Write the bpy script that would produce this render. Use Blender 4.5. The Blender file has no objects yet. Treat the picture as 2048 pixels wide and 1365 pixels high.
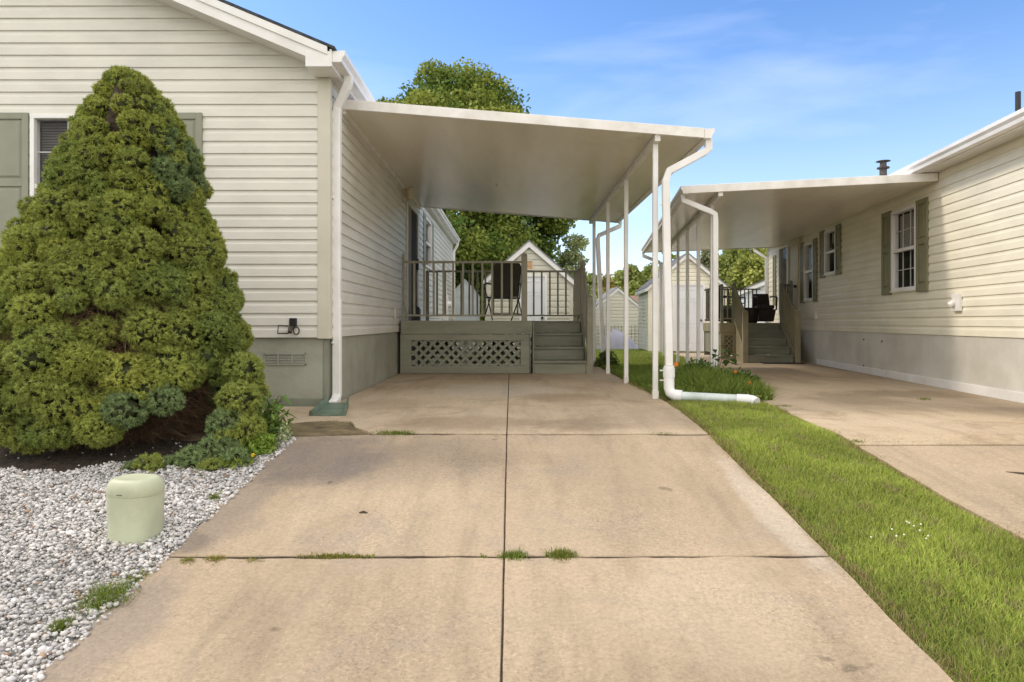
import bpy, bmesh, math, random
import numpy as np
from mathutils import Vector, Matrix
R = math.radians
random.seed(7)
rng = np.random.default_rng(7)
SC = bpy.context.scene
COL = SC.collection

# ------------------------------------------------------------------ camera
F_PX = 1365.0
cam_d = bpy.data.cameras.new('camera'); cam = bpy.data.objects.new('camera', cam_d); COL.objects.link(cam)
cam.location = (0, 0, 0.8); cam.rotation_euler = (R(90), 0, 0)
cam_d.sensor_width = 36; cam_d.lens = 24.0
cam_d.shift_x = 2/2048; cam_d.shift_y = -37.5/2048
cam_d.clip_start = 0.05; cam_d.clip_end = 2000
SC.camera = cam

# ------------------------------------------------------------------ light
SUN_DIR = Vector((-1.0, 0.30, 0.95)).normalized()
EL = math.asin(SUN_DIR.z); AZ = math.atan2(SUN_DIR.x, SUN_DIR.y)
sd = bpy.data.lights.new('sun', 'SUN'); sun = bpy.data.objects.new('sun', sd); COL.objects.link(sun)
sd.energy = 1.25; sd.angle = R(7.0); sd.color = (1.0, 0.89, 0.74)
sun.rotation_euler = SUN_DIR.to_track_quat('Z', 'Y').to_euler()
sun.location = (-10, 5, 12)

W = bpy.data.worlds.new('World'); SC.world = W; W.use_nodes = True
nt = W.node_tree; N = nt.nodes; L = nt.links
for n in list(N): N.remove(n)
out = N.new('ShaderNodeOutputWorld'); bg = N.new('ShaderNodeBackground'); sky = N.new('ShaderNodeTexSky')
sky.sky_type = 'NISHITA'; sky.sun_disc = False
sky.sun_elevation = EL; sky.sun_rotation = AZ
sky.air_density = 1.0; sky.dust_density = 0.6; sky.ozone_density = 1.6
bg.inputs['Strength'].default_value = 0.142
tc = N.new('ShaderNodeTexCoord')
mp = N.new('ShaderNodeMapping'); mp.inputs['Scale'].default_value = (1.0, 1.0, 4.2); mp.inputs['Rotation'].default_value = (0.0, R(-9), 0.0); mp.inputs['Location'].default_value=(0.35,0.2,0.1)
n1 = N.new('ShaderNodeTexNoise'); n1.inputs['Scale'].default_value = 1.9; n1.inputs['Detail'].default_value = 9; n1.inputs['Roughness'].default_value = 0.52; n1.inputs['Distortion'].default_value = 0.3
rp = N.new('ShaderNodeValToRGB'); rp.color_ramp.elements[0].position = 0.50; rp.color_ramp.elements[1].position = 0.80
rp.color_ramp.elements[1].color = (0.45, 0.45, 0.45, 1)
sx = N.new('ShaderNodeSeparateXYZ')
hz = N.new('ShaderNodeMapRange'); hz.inputs['From Min'].default_value = 0.0; hz.inputs['From Max'].default_value = 0.42
hz.inputs['To Min'].default_value = 0.34; hz.inputs['To Max'].default_value = 0.0; hz.interpolation_type = 'SMOOTHSTEP'
add = N.new('ShaderNodeMath'); add.operation = 'ADD'; add.use_clamp = True
mixc = N.new('ShaderNodeMixRGB'); mixc.inputs['Color2'].default_value = (5.2, 5.8, 7.2, 1)
hs = N.new('ShaderNodeHueSaturation'); hs.inputs['Hue'].default_value = 0.508; hs.inputs['Saturation'].default_value = 1.24; hs.inputs['Value'].default_value = 1.15
L.new(tc.outputs['Generated'], mp.inputs['Vector']); L.new(mp.outputs[0], n1.inputs['Vector']); L.new(n1.outputs[0], rp.inputs[0])
L.new(tc.outputs['Generated'], sx.inputs[0]); L.new(sx.outputs['Z'], hz.inputs['Value'])
L.new(rp.outputs[0], add.inputs[0]); L.new(hz.outputs[0], add.inputs[1])
L.new(sky.outputs[0], hs.inputs['Color']); L.new(hs.outputs[0], mixc.inputs['Color1']); L.new(add.outputs[0], mixc.inputs['Fac'])
# unseen bright cloud added behind the camera and overhead for fill, blue ahead
bk = N.new('ShaderNodeMapRange'); bk.interpolation_type = 'SMOOTHSTEP'; bk.inputs['From Min'].default_value = 0.35; bk.inputs['From Max'].default_value = -0.45
bk.inputs['To Min'].default_value = 0.0; bk.inputs['To Max'].default_value = 0.92; L.new(sx.outputs['Y'], bk.inputs['Value'])
up = N.new('ShaderNodeMapRange'); up.interpolation_type = 'SMOOTHSTEP'; up.inputs['From Min'].default_value = 0.50; up.inputs['From Max'].default_value = 0.85
up.inputs['To Min'].default_value = 0.0; up.inputs['To Max'].default_value = 0.7; L.new(sx.outputs['Z'], up.inputs['Value'])
mxx = N.new('ShaderNodeMath'); mxx.operation = 'MAXIMUM'; L.new(bk.outputs[0], mxx.inputs[0]); L.new(up.outputs[0], mxx.inputs[1])
mix2 = N.new('ShaderNodeMixRGB'); mix2.inputs['Color2'].default_value = (9.2, 8.75, 8.1, 1)
L.new(mixc.outputs[0], mix2.inputs['Color1']); L.new(mxx.outputs[0], mix2.inputs['Fac'])
L.new(mix2.outputs[0], bg.inputs['Color']); L.new(bg.outputs[0], out.inputs[0])

SC.view_settings.view_transform = 'Standard'; SC.view_settings.look = 'None'
SC.view_settings.exposure = 0.58; SC.view_settings.gamma = 1.0
SC.render.engine = 'CYCLES'

# ------------------------------------------------------------------ materials
def newmat(name):
    m = bpy.data.materials.new(name); m.use_nodes = True
    nt = m.node_tree; return m, nt, nt.nodes['Principled BSDF']
def noise(nt, scale, detail=4, rough=0.55, coord=None, stretch=None, dist=0):
    n = nt.nodes.new('ShaderNodeTexNoise'); n.inputs['Scale'].default_value = scale
    n.inputs['Detail'].default_value = detail; n.inputs['Roughness'].default_value = rough; n.inputs['Distortion'].default_value = dist
    t = nt.nodes.new('ShaderNodeTexCoord'); src = t.outputs[coord or 'Object']
    if stretch:
        mp = nt.nodes.new('ShaderNodeMapping'); mp.inputs['Scale'].default_value = stretch
        nt.links.new(src, mp.inputs[0]); src = mp.outputs[0]
    nt.links.new(src, n.inputs['Vector']); return n
def ramp(nt, src, stops):
    r = nt.nodes.new('ShaderNodeValToRGB'); e = r.color_ramp.elements
    while len(e) < len(stops): e.new(0.5)
    for k, (p, c) in enumerate(stops):
        e[k].position = p; e[k].color = (c, c, c, 1) if isinstance(c, (int, float)) else (*c, 1)
    nt.links.new(src, r.inputs[0]); return r
def mixn(nt, a, b, fac, mode='MIX'):
    m = nt.nodes.new('ShaderNodeMixRGB'); m.blend_type = mode
    for i, v in ((1, a), (2, b)):
        if isinstance(v, tuple): m.inputs[i].default_value = (*v, 1)
        else: nt.links.new(v, m.inputs[i])
    if isinstance(fac, (int, float)): m.inputs[0].default_value = fac
    else: nt.links.new(fac, m.inputs[0])
    return m.outputs[0]
def bump(nt, p, src, strength, dist):
    b = nt.nodes.new('ShaderNodeBump'); b.inputs['Strength'].default_value = strength; b.inputs['Distance'].default_value = dist
    nt.links.new(src, b.inputs['Height']); nt.links.new(b.outputs[0], p.inputs['Normal'])
def painted(name, col, rough=0.5, var=0.10, scale=3.0, bs=0.0, bd=0.002, bscale=60, spec=0.5, grime=None, stretch=None, metal=0, fine=0.0):
    m, nt, p = newmat(name)
    n = noise(nt, scale, 6, 0.6, stretch=stretch)
    d = tuple(c*(1-var*1.6) for c in (grime or col)); l = tuple(min(1, c*(1+var*0.5)) for c in col)
    r = ramp(nt, n.outputs[0], [(0.30, d), (0.62, l)])
    o = r.outputs[0]
    if fine:
        f = noise(nt, 140, 3, 0.6); rf = ramp(nt, f.outputs[0], [(0.3, 1-fine), (0.7, 1+0*fine)]); o = mixn(nt, o, rf.outputs[0], 1.0, 'MULTIPLY')
    nt.links.new(o, p.inputs['Base Color'])
    p.inputs['Roughness'].default_value = rough; p.inputs['Specular IOR Level'].default_value = spec; p.inputs['Metallic'].default_value = metal
    if bs:
        b = noise(nt, bscale, 4, 0.6); bump(nt, p, b.outputs[0], bs, bd)
    return m
M = {}
M['siding'] = painted('cream_vinyl_siding', (0.71, 0.69, 0.625), 0.42, 0.07, 1.6, 0.25, 0.001, 90, 0.4, stretch=(1, 1, 2.5))
M['siding_y'] = painted('yellow_cream_vinyl_siding', (0.83, 0.785, 0.635), 0.42, 0.07, 1.6, 0.25, 0.001, 90, 0.4, stretch=(1, 1, 2.5))
M['siding_pale'] = painted('pale_grey_vinyl_siding', (0.62, 0.60, 0.50), 0.5, 0.06, 1.6)
M['siding_white'] = painted('white_vinyl_siding', (0.78, 0.80, 0.84), 0.5, 0.05, 1.6)
M['corner'] = painted('cream_corner_trim', (0.60, 0.57, 0.47), 0.45, 0.06, 2)
M['skirt'] = painted('sage_stucco_skirting', (0.36, 0.365, 0.30), 0.85, 0.10, 1.6, 0.8, 0.006, 28, 0.3, grime=(0.33, 0.32, 0.255))
M['skirt_board'] = painted('sage_painted_board', (0.25, 0.26, 0.20), 0.8, 0.12, 3)
M['skirt_r'] = painted('grey_cement_skirting', (0.66, 0.64, 0.58), 0.85, 0.10, 1.1, 0.35, 0.002, 70, 0.3, grime=(0.58, 0.55, 0.48))
M['white'] = painted('white_painted_metal', (0.86, 0.85, 0.84), 0.38, 0.04, 2.5, spec=0.5, grime=(0.80, 0.78, 0.75))
M['white_worn'] = painted('worn_white_aluminium', (0.84, 0.82, 0.79), 0.42, 0.05, 5, 0.15, 0.001, 30, grime=(0.76, 0.72, 0.66))
M['soffit'] = painted('soffit_white_vinyl', (0.74, 0.71, 0.67), 0.5, 0.05, 3)
M['ceil'] = painted('carport_pan_underside', (0.84, 0.785, 0.685), 0.27, 0.10, 0.9, 0.2, 0.0015, 3.0, 0.5, stretch=(1.6, 0.25, 1))
M['pvc'] = painted('white_pvc', (0.86, 0.86, 0.86), 0.3, 0.05, 5)
M['pvc_blue'] = painted('pale_blue_green_drain_pipe', (0.64, 0.71, 0.70), 0.35, 0.10, 6, grime=(0.50, 0.58, 0.52))
M['deck'] = painted('olive_grey_deck_paint', (0.262, 0.262, 0.198), 0.6, 0.16, 2.2, 0.4, 0.0015, 40, 0.35, stretch=(0.6, 3, 3))
M['deck_l'] = painted('olive_tan_deck_paint', (0.33, 0.29, 0.185), 0.6, 0.16, 2.2, 0.4, 0.0015, 40, 0.35)
M['rail'] = painted('olive_rail_paint', (0.29, 0.27, 0.20), 0.5, 0.14, 4, 0.2, 0.001, 60)
M['shutter'] = painted('sage_shutter', (0.265, 0.27, 0.205), 0.5, 0.06, 4, 0.15, 0.001, 120)
M['shutter_r'] = painted('olive_shutter', (0.21, 0.20, 0.11), 0.5, 0.10, 4)
M['shingle'] = painted('dark_shingles', (0.06, 0.065, 0.075), 0.95, 0.3, 18, 0.8, 0.01, 60)
M['shingle_g'] = painted('grey_shingles', (0.25, 0.25, 0.26), 0.95, 0.25, 10, 0.5, 0.01, 30)
M['black'] = painted('black_iron', (0.018, 0.018, 0.018), 0.45, 0.1, 10)
M['bronze'] = painted('dark_bronze_metal', (0.055, 0.045, 0.032), 0.45, 0.1, 10)
M['rust'] = painted('rusty_stack_metal', (0.10, 0.085, 0.075), 0.7, 0.4, 25)
M['sling'] = painted('dark_olive_sling_fabric', (0.042, 0.038, 0.025), 0.8, 0.15, 8, 0.3, 0.001, 300)
M['wicker'] = painted('dark_brown_resin', (0.035, 0.024, 0.018), 0.6, 0.3, 30)
M['cushion'] = painted('faded_green_cushion', (0.16, 0.19, 0.12), 0.9, 0.1, 6)
M['splash'] = painted('green_plastic_splash_block', (0.115, 0.185, 0.135), 0.5, 0.2, 6, 0.3, 0.002, 60, grime=(0.12, 0.15, 0.09))
M['pedestal'] = painted('pale_green_plastic', (0.50, 0.54, 0.38), 0.5, 0.09, 4, 0.25, 0.002, 14, 0.4, grime=(0.47, 0.48, 0.34), fine=0.05)
M['scuff'] = painted('dark_scuff', (0.12, 0.12, 0.09), 0.8)
M['dark_in'] = painted('dark_interior', (0.03, 0.026, 0.022), 0.9, 0.2, 2)
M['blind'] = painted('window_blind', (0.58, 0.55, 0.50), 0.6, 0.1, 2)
M['blind_dark'] = painted('shaded_window_blind', (0.13, 0.12, 0.105), 0.6, 0.2, 2)  # darker copy of the window blind, the dim room's shade put into its colour
M['curtain'] = painted('pale_curtain', (0.55, 0.52, 0.48), 0.8, 0.1, 8)
M['doorw'] = painted('white_door_paint', (0.80, 0.81, 0.84), 0.4, 0.04, 3)
M['door_tan'] = painted('taupe_storm_door', (0.30, 0.26, 0.21), 0.8, 0.06, 3, spec=0.15)
M['door_dark'] = painted('brown_screen_door', (0.09, 0.07, 0.06), 0.9, 0.1, 3, spec=0.05)
M['tarp'] = painted('grey_lilac_tarp', (0.42, 0.41, 0.49), 0.6, 0.10, 3, 0.5, 0.01, 6)
M['plasticshed'] = painted('pale_blue_grey_plastic', (0.52, 0.56, 0.58), 0.5, 0.06, 2)
M['tan'] = painted('tan_plastic', (0.60, 0.52, 0.38), 0.5, 0.05, 5)
M['orange_vent'] = painted('tan_orange_vent', (0.60, 0.34, 0.15), 0.5, 0.1, 10)
M['bark'] = painted('tree_bark', (0.09, 0.07, 0.05), 0.95, 0.3, 12, 0.8, 0.02, 20)
M['twig'] = painted('dead_spruce_twig', (0.20, 0.125, 0.068), 0.95, 0.4, 14)
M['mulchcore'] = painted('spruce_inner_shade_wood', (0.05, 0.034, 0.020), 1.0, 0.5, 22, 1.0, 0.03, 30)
M['soil'] = painted('damp_brown_soil', (0.19, 0.145, 0.075), 0.95, 0.35, 7, 1.0, 0.012, 35, grime=(0.13, 0.095, 0.05))
M['gravelbed'] = painted('gravel_bed', (0.36, 0.35, 0.33), 0.95, 0.4, 60, 0.8, 0.01, 80)
M['asphalt'] = painted('asphalt_road', (0.06, 0.06, 0.06), 0.95, 0.2, 10, 0.5, 0.005, 120)
M['mat'] = painted('black_rubber_mat', (0.03, 0.03, 0.03), 0.8)
M['flower_o'] = painted('orange_petals', (0.85, 0.27, 0.03), 0.6, 0.1, 20)
M['flower_y'] = painted('yellow_petals', (0.9, 0.62, 0.02), 0.6, 0.1, 20)
M['flower_w'] = painted('white_petals', (0.8, 0.78, 0.7), 0.6, 0.1, 20)
M['brownroof'] = painted('brown_roof', (0.26, 0.17, 0.12), 0.9, 0.2, 5)

def glassmat(name, tint, rough=0.03):
    m, nt, p = newmat(name)
    p.inputs['Base Color'].default_value = (*tint, 1); p.inputs['Roughness'].default_value = rough
    p.inputs['Transmission Weight'].default_value = 0.0; p.inputs['Specular IOR Level'].default_value = 0.9
    p.inputs['Alpha'].default_value = 0.20
    n = noise(nt, 2.0, 3); bump(nt, p, n.outputs[0], 0.05, 0.01)
    return m
M['glass'] = glassmat('window_glass', (0.02, 0.025, 0.03))

def leafmat(name, trans=0.25, rough=0.55):
    m, nt, p = newmat(name)
    a = nt.nodes.new('ShaderNodeAttribute'); a.attribute_name = 'Col'
    nt.links.new(a.outputs['Color'], p.inputs['Base Color']); p.inputs['Roughness'].default_value = rough
    p.inputs['Specular IOR Level'].default_value = 0.25
    if trans:
        t = nt.nodes.new('ShaderNodeBsdfTranslucent'); nt.links.new(a.outputs['Color'], t.inputs['Color'])
        mx = nt.nodes.new('ShaderNodeMixShader'); mx.inputs[0].default_value = trans
        o = nt.nodes['Material Output']
        nt.links.new(p.outputs[0], mx.inputs[1]); nt.links.new(t.outputs[0], mx.inputs[2]); nt.links.new(mx.outputs[0], o.inputs[0])
    return m
M['leaf'] = leafmat('leaf_foliage', 0.30)
M['needle'] = leafmat('spruce_needles', 0.15)
M['grass'] = leafmat('grass_blades', 0.30)
M['stone'] = leafmat('white_gravel_stone', 0.0, 0.8)

def concrete(name, base, warm, grey, stains=()):
    m, nt, p = newmat(name)
    n1 = noise(nt, 0.55, 5, 0.6, dist=0.6); r1 = ramp(nt, n1.outputs[0], [(0.30, tuple(c*0.80 for c in base)), (0.50, base), (0.70, warm)])
    n2 = noise(nt, 1.5, 8, 0.70, stretch=(2.6, 0.45, 1), dist=0.4); r2 = ramp(nt, n2.outputs[0], [(0.30, 0.70), (0.50, 0.96), (0.75, 1.08)])
    c = mixn(nt, r1.outputs[0], r2.outputs[0], 0.8, 'MULTIPLY')
    n3 = noise(nt, 1.0, 7, 0.72, dist=1.5); r3 = ramp(nt, n3.outputs[0], [(0.52, 0.0), (0.66, 0.55)])
    c = mixn(nt, c, grey, r3.outputs[0])
    n4 = noise(nt, 1.7, 7, 0.7, stretch=(1.8, 0.6, 1), dist=0.8); r4 = ramp(nt, n4.outputs[0], [(0.60, 0.0), (0.74, 0.35)])
    c = mixn(nt, c, tuple(min(1, q*1.30) for q in warm), r4.outputs[0])
    t = nt.nodes.new('ShaderNodeTexCoord')
    nd = noise(nt, 3.0, 6, 0.7)
    for (x, y, rx, ry, col, amt) in stains:      # stains of their own shape: position, radii
        mp = nt.nodes.new('ShaderNodeMapping'); mp.inputs['Location'].default_value = (-x/rx, -y/ry, 0); mp.inputs['Scale'].default_value = (1/rx, 1/ry, 0)
        nt.links.new(t.outputs['Object'], mp.inputs[0]); ln = nt.nodes.new('ShaderNodeVectorMath'); ln.operation = 'LENGTH'; nt.links.new(mp.outputs[0], ln.inputs[0])
        ad = nt.nodes.new('ShaderNodeMath'); ad.operation = 'MULTIPLY_ADD'; ad.inputs[1].default_value = 1.5; nt.links.new(nd.outputs[0], ad.inputs[0]); nt.links.new(ln.outputs['Value'], ad.inputs[2])
        rr = ramp(nt, ad.outputs[0], [(0.0, amt), (0.75, amt*0.8), (1.0, 0.0)]); 
        sc_ = nt.nodes.new('ShaderNodeMath'); sc_.operation = 'MULTIPLY'; sc_.inputs[1].default_value = 0.55; nt.links.new(ad.outputs[0], sc_.inputs[0]); nt.links.new(sc_.outputs[0], rr.inputs[0])
        c = mixn(nt, c, col, rr.outputs[0])
    v = nt.nodes.new('ShaderNodeTexVoronoi'); v.inputs['Scale'].default_value = 125; nt.links.new(t.outputs['Object'], v.inputs['Vector'])
    sh = nt.nodes.new('ShaderNodeSeparateColor'); nt.links.new(v.outputs['Color'], sh.inputs[0])
    rs = ramp(nt, sh.outputs[0], [(0.0, 0.60), (0.2, 0.93), (0.85, 1.03), (1.0, 1.35)])
    n5 = noise(nt, 1.6, 4); r5 = ramp(nt, n5.outputs[0], [(0.38, 0.15), (0.65, 0.65)])
    c = mixn(nt, c, rs.outputs[0], r5.outputs[0], 'MULTIPLY')
    f = noise(nt, 52, 6, 0.82); rf = ramp(nt, f.outputs[0], [(0.28, 0.66), (0.5, 0.98), (0.72, 1.22)])
    c = mixn(nt, c, rf.outputs[0], 0.8, 'MULTIPLY')
    s = noise(nt, 5.0, 2, 0.5); rs2 = ramp(nt, s.outputs[0], [(0.22, 0.5), (0.25, 1.0)])
    c = mixn(nt, c, rs2.outputs[0], 0.7, 'MULTIPLY')
    nt.links.new(c, p.inputs['Base Color']); p.inputs['Roughness'].default_value = 0.9; p.inputs['Specular IOR Level'].default_value = 0.25
    bump(nt, p, f.outputs[0], 0.25, 0.002)
    return m
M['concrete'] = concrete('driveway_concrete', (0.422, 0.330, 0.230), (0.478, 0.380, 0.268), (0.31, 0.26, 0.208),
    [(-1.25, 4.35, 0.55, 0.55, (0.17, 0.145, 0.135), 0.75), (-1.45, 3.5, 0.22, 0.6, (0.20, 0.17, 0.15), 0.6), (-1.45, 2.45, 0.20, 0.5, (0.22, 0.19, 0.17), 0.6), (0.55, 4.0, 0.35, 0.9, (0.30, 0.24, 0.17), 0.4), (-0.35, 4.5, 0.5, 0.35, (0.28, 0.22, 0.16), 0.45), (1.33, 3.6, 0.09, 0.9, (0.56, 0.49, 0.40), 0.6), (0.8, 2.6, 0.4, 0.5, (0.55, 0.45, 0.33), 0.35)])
M['concrete_b'] = concrete('carport_concrete', (0.50, 0.395, 0.275), (0.55, 0.45, 0.33), (0.30, 0.215, 0.135),
    [(-0.2, 8.0, 0.9, 1.0, (0.52, 0.48, 0.40), 0.55), (0.55, 7.2, 0.5, 0.5, (0.24, 0.16, 0.09), 0.5), (-0.3, 5.4, 0.8, 0.4, (0.25, 0.18, 0.11), 0.5), (0.5, 5.3, 0.5, 0.35, (0.24, 0.17, 0.11), 0.5), (-1.2, 6.6, 0.4, 0.5, (0.28, 0.21, 0.14), 0.4), (4.4, 7.6, 1.0, 0.45, (0.20, 0.15, 0.10), 0.6), (3.5, 7.0, 0.6, 0.5, (0.25, 0.19, 0.13), 0.5), (4.2, 10.5, 1.2, 0.8, (0.50, 0.38, 0.25), 0.5), (5.0, 6.0, 0.9, 0.5, (0.24, 0.19, 0.14), 0.5)])

def groundmat():
    m, nt, p = newmat('lawn_soil')
    n = noise(nt, 1.3, 6, 0.6); r = ramp(nt, n.outputs[0], [(0.3, (0.050, 0.075, 0.016)), (0.6, (0.105, 0.135, 0.028))])
    nt.links.new(r.outputs[0], p.inputs['Base Color']); p.inputs['Roughness'].default_value = 1.0
    f = noise(nt, 30, 4); bump(nt, p, f.outputs[0], 0.8, 0.02); return m
M['ground'] = groundmat()
M['stain'] = None

# ------------------------------------------------------------------ frames & builders
class Frame:
    def __init__(s, o=(0, 0, 0), rot=0.0): s.o = Vector(o); s.rot = rot
    def pt(s, p):
        c, k = math.cos(s.rot), math.sin(s.rot)
        return Vector((s.o.x + c*p[0]-k*p[1], s.o.y + k*p[0]+c*p[1], s.o.z + p[2]))
WORLD = Frame()
FR = [WORLD]
ORG = {}
def tag(o, label=None, cat=None, group=None, kind=None):
    if label: o['label'] = label
    if cat: o['category'] = cat
    if group: o['group'] = group
    if kind: o['kind'] = kind
    return o
def thing(name, label, cat, at, group=None):
    o = bpy.data.objects.new(name, None); COL.objects.link(o); o.empty_display_size = 0.2
    o.location = FR[-1].pt(at); o.rotation_euler = (0, 0, FR[-1].rot); ORG[o.name] = Vector(at)
    return tag(o, label, cat, group)
def root_of(o):
    while o.parent: o = o.parent
    return o
def link_mesh(name, me, mat, parent=None, at=None):
    o = bpy.data.objects.new(name, me); COL.objects.link(o)
    if mat: me.materials.append(mat)
    if parent: o.parent = parent
    else:
        at = at or (0, 0, 0)
        o.location = FR[-1].pt(at); o.rotation_euler = (0, 0, FR[-1].rot); ORG[o.name] = Vector(at)
    return o
class MB:
    def __init__(s): s.v = []; s.f = []
    def add(s, vs, fs):
        b = len(s.v); s.v += [tuple(v) for v in vs]; s.f += [tuple(b+i for i in f) for f in fs]; return s
    def quad(s, a, b, c, d): return s.add([a, b, c, d], [(0, 1, 2, 3)])
    def box(s, x0, x1, y0, y1, z0, z1):
        vs = [(x, y, z) for z in (z0, z1) for y in (y0, y1) for x in (x0, x1)]
        return s.add(vs, [(0, 2, 3, 1), (4, 5, 7, 6), (0, 1, 5, 4), (2, 6, 7, 3), (0, 4, 6, 2), (1, 3, 7, 5)])
    def prism(s, poly, d):   # poly: list of 3D pts (planar), extruded by vector d
        n = len(poly); d = Vector(d); P = [Vector(p) for p in poly]; Q = [p+d for p in P]
        return s.add(P+Q, [tuple(range(n))[::-1], tuple(range(n, 2*n))] + [(i, (i+1) % n, n+(i+1) % n, n+i) for i in range(n)])
    def beam(s, a, b, w, h, up=(0, 0, 1)):
        a = Vector(a); b = Vector(b); d = (b-a).normalized(); sd_ = d.cross(Vector(up))
        if sd_.length < 1e-4: sd_ = Vector((1, 0, 0))
        sd_.normalize(); u = sd_.cross(d).normalized()
        vs = [p + sd_*(w/2*i) + u*(h/2*j) for p in (a, b) for i, j in ((-1, -1), (1, -1), (1, 1), (-1, 1))]
        return s.add(vs, [(0, 1, 2, 3), (7, 6, 5, 4), (0, 4, 5, 1), (1, 5, 6, 2), (2, 6, 7, 3), (3, 7, 4, 0)])
    def tube(s, pts, r, n=10, rect=None, caps=True):
        pts = [Vector(p) for p in pts]; rs = r if isinstance(r, (list, tuple)) else [r]*len(pts)
        b = len(s.v); up = None
        for i, p in enumerate(pts):
            d = ((pts[min(i+1, len(pts)-1)]-pts[max(i-1, 0)])).normalized()
            if up is None:
                up = Vector((0, 1, 0)) if abs(d.y) < 0.9 else Vector((0, 0, 1))
            sd_ = d.cross(up).normalized(); up = sd_.cross(d).normalized()
            if rect:
                w, h = rect; s.v += [tuple(p + sd_*(w/2*i_) + up*(h/2*j_)) for i_, j_ in ((-1, -1), (1, -1), (1, 1), (-1, 1))]
            else:
                s.v += [tuple(p + sd_*math.cos(2*math.pi*k/n)*rs[i] + up*math.sin(2*math.pi*k/n)*rs[i]) for k in range(n)]
        m = 4 if rect else n
        for i in range(len(pts)-1):
            for k in range(m):
                s.f.append((b+i*m+k, b+i*m+(k+1) % m, b+(i+1)*m+(k+1) % m, b+(i+1)*m+k))
        if caps: s.f += [tuple(range(b, b+m))[::-1], tuple(range(b+(len(pts)-1)*m, b+len(pts)*m))]
        return s
    def lathe(s, c, prof, n=20):
        b = len(s.v); c = Vector(c)
        for r, z in prof:
            s.v += [(c.x+r*math.cos(2*math.pi*k/n), c.y+r*math.sin(2*math.pi*k/n), c.z+z) for k in range(n)]
        for i in range(len(prof)-1):
            for k in range(n): s.f.append((b+i*n+k, b+i*n+(k+1) % n, b+(i+1)*n+(k+1) % n, b+(i+1)*n+k))
        s.f += [tuple(range(b, b+n))[::-1], tuple(range(b+(len(prof)-1)*n, b+len(prof)*n))]
        return s
    def build(s, name, mat, parent=None, at=None, bevel=0.0, smooth=False, seg=2, recalc=True):
        o = ORG[root_of(parent).name] if parent else Vector(at or (0, 0, 0))
        me = bpy.data.meshes.new(name); me.from_pydata([(v[0]-o.x, v[1]-o.y, v[2]-o.z) for v in s.v], [], s.f)
        if recalc:
            bm = bmesh.new(); bm.from_mesh(me); bmesh.ops.recalc_face_normals(bm, faces=bm.faces); bm.to_mesh(me); bm.free()
        if smooth:
            me.polygons.foreach_set('use_smooth', [True]*len(me.polygons))
            try: me.set_sharp_from_angle(angle=R(40))
            except Exception: pass
        ob = link_mesh(name, me, mat, parent, at)
        if bevel:
            m = ob.modifiers.new('bevel', 'BEVEL'); m.width = bevel; m.segments = seg; m.limit_method = 'ANGLE'; m.angle_limit = R(40)
        return ob
def np_mesh(name, V, Fc, mat, col=None, parent=None, at=None, smooth=False):
    """V (n,3) ; Fc (m,k) ; col (n,3)"""
    o = ORG[root_of(parent).name] if parent else Vector(at or (0, 0, 0))
    V = np.asarray(V, dtype=np.float32) - np.array(o, dtype=np.float32)
    me = bpy.data.meshes.new(name); n, (m, k) = len(V), Fc.shape
    me.vertices.add(n); me.vertices.foreach_set('co', V.ravel())
    me.loops.add(m*k); me.loops.foreach_set('vertex_index', Fc.astype(np.int32).ravel())
    me.polygons.add(m); me.polygons.foreach_set('loop_start', np.arange(0, m*k, k, dtype=np.int32))
    try: me.polygons.foreach_set('loop_total', np.full(m, k, dtype=np.int32))
    except Exception: pass
    if smooth: me.polygons.foreach_set('use_smooth', np.ones(m, dtype=bool))
    me.update(calc_edges=True)
    if col is not None:
        ca = me.color_attributes.new('Col', 'FLOAT_COLOR', 'POINT')
        c4 = np.ones((n, 4), dtype=np.float32); c4[:, :3] = np.clip(col, 0, 1); ca.data.foreach_set('color', c4.ravel())
    return link_mesh(name, me, mat, parent, at)
def unit(a): return a/np.maximum(np.linalg.norm(a, axis=1, keepdims=True), 1e-9)

# ground height
def gz(y):
    if y < 0.6: return -0.127*4.26
    if y < 4.86: return -0.127*(4.86-y)
    if y < 15: return 0.0
    if y < 30: return -0.36*(y-15)/15
    if y < 70: return -0.36
    return -0.36+min(9, (y-70)*0.12)
def gzv(y):
    return np.interp(y, [0.6, 4.86, 15, 30, 70, 145], [-0.541, 0, 0, -0.36, -0.36, 8.64])
# ------------------------------------------------------------------ GROUND
xs = [-400, -100, -40, -15, -6, -3, -1.6, 0, 1.5, 2.5, 4, 6, 10, 20, 50, 120, 400]
ys = [-300, -40, -8, 0.6, 2, 3, 4, 4.86, 6, 8, 10, 12, 15, 20, 25, 30, 40, 55, 70, 90, 120, 145, 300, 900]
g = MB()
for j in range(len(ys)-1):
    for i in range(len(xs)-1):
        g.quad((xs[i], ys[j], gz(ys[j])-0.03), (xs[i+1], ys[j], gz(ys[j])-0.03), (xs[i+1], ys[j+1], gz(ys[j+1])-0.03), (xs[i], ys[j+1], gz(ys[j+1])-0.03))
tag(g.build('ground', M['ground'], recalc=False), kind='structure')
tag(MB().quad((-60, -7, -0.555), (60, -7, -0.555), (60, 0.25, -0.555), (-60, 0.25, -0.555)).build('road', M['asphalt'], recalc=False), kind='structure')

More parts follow.
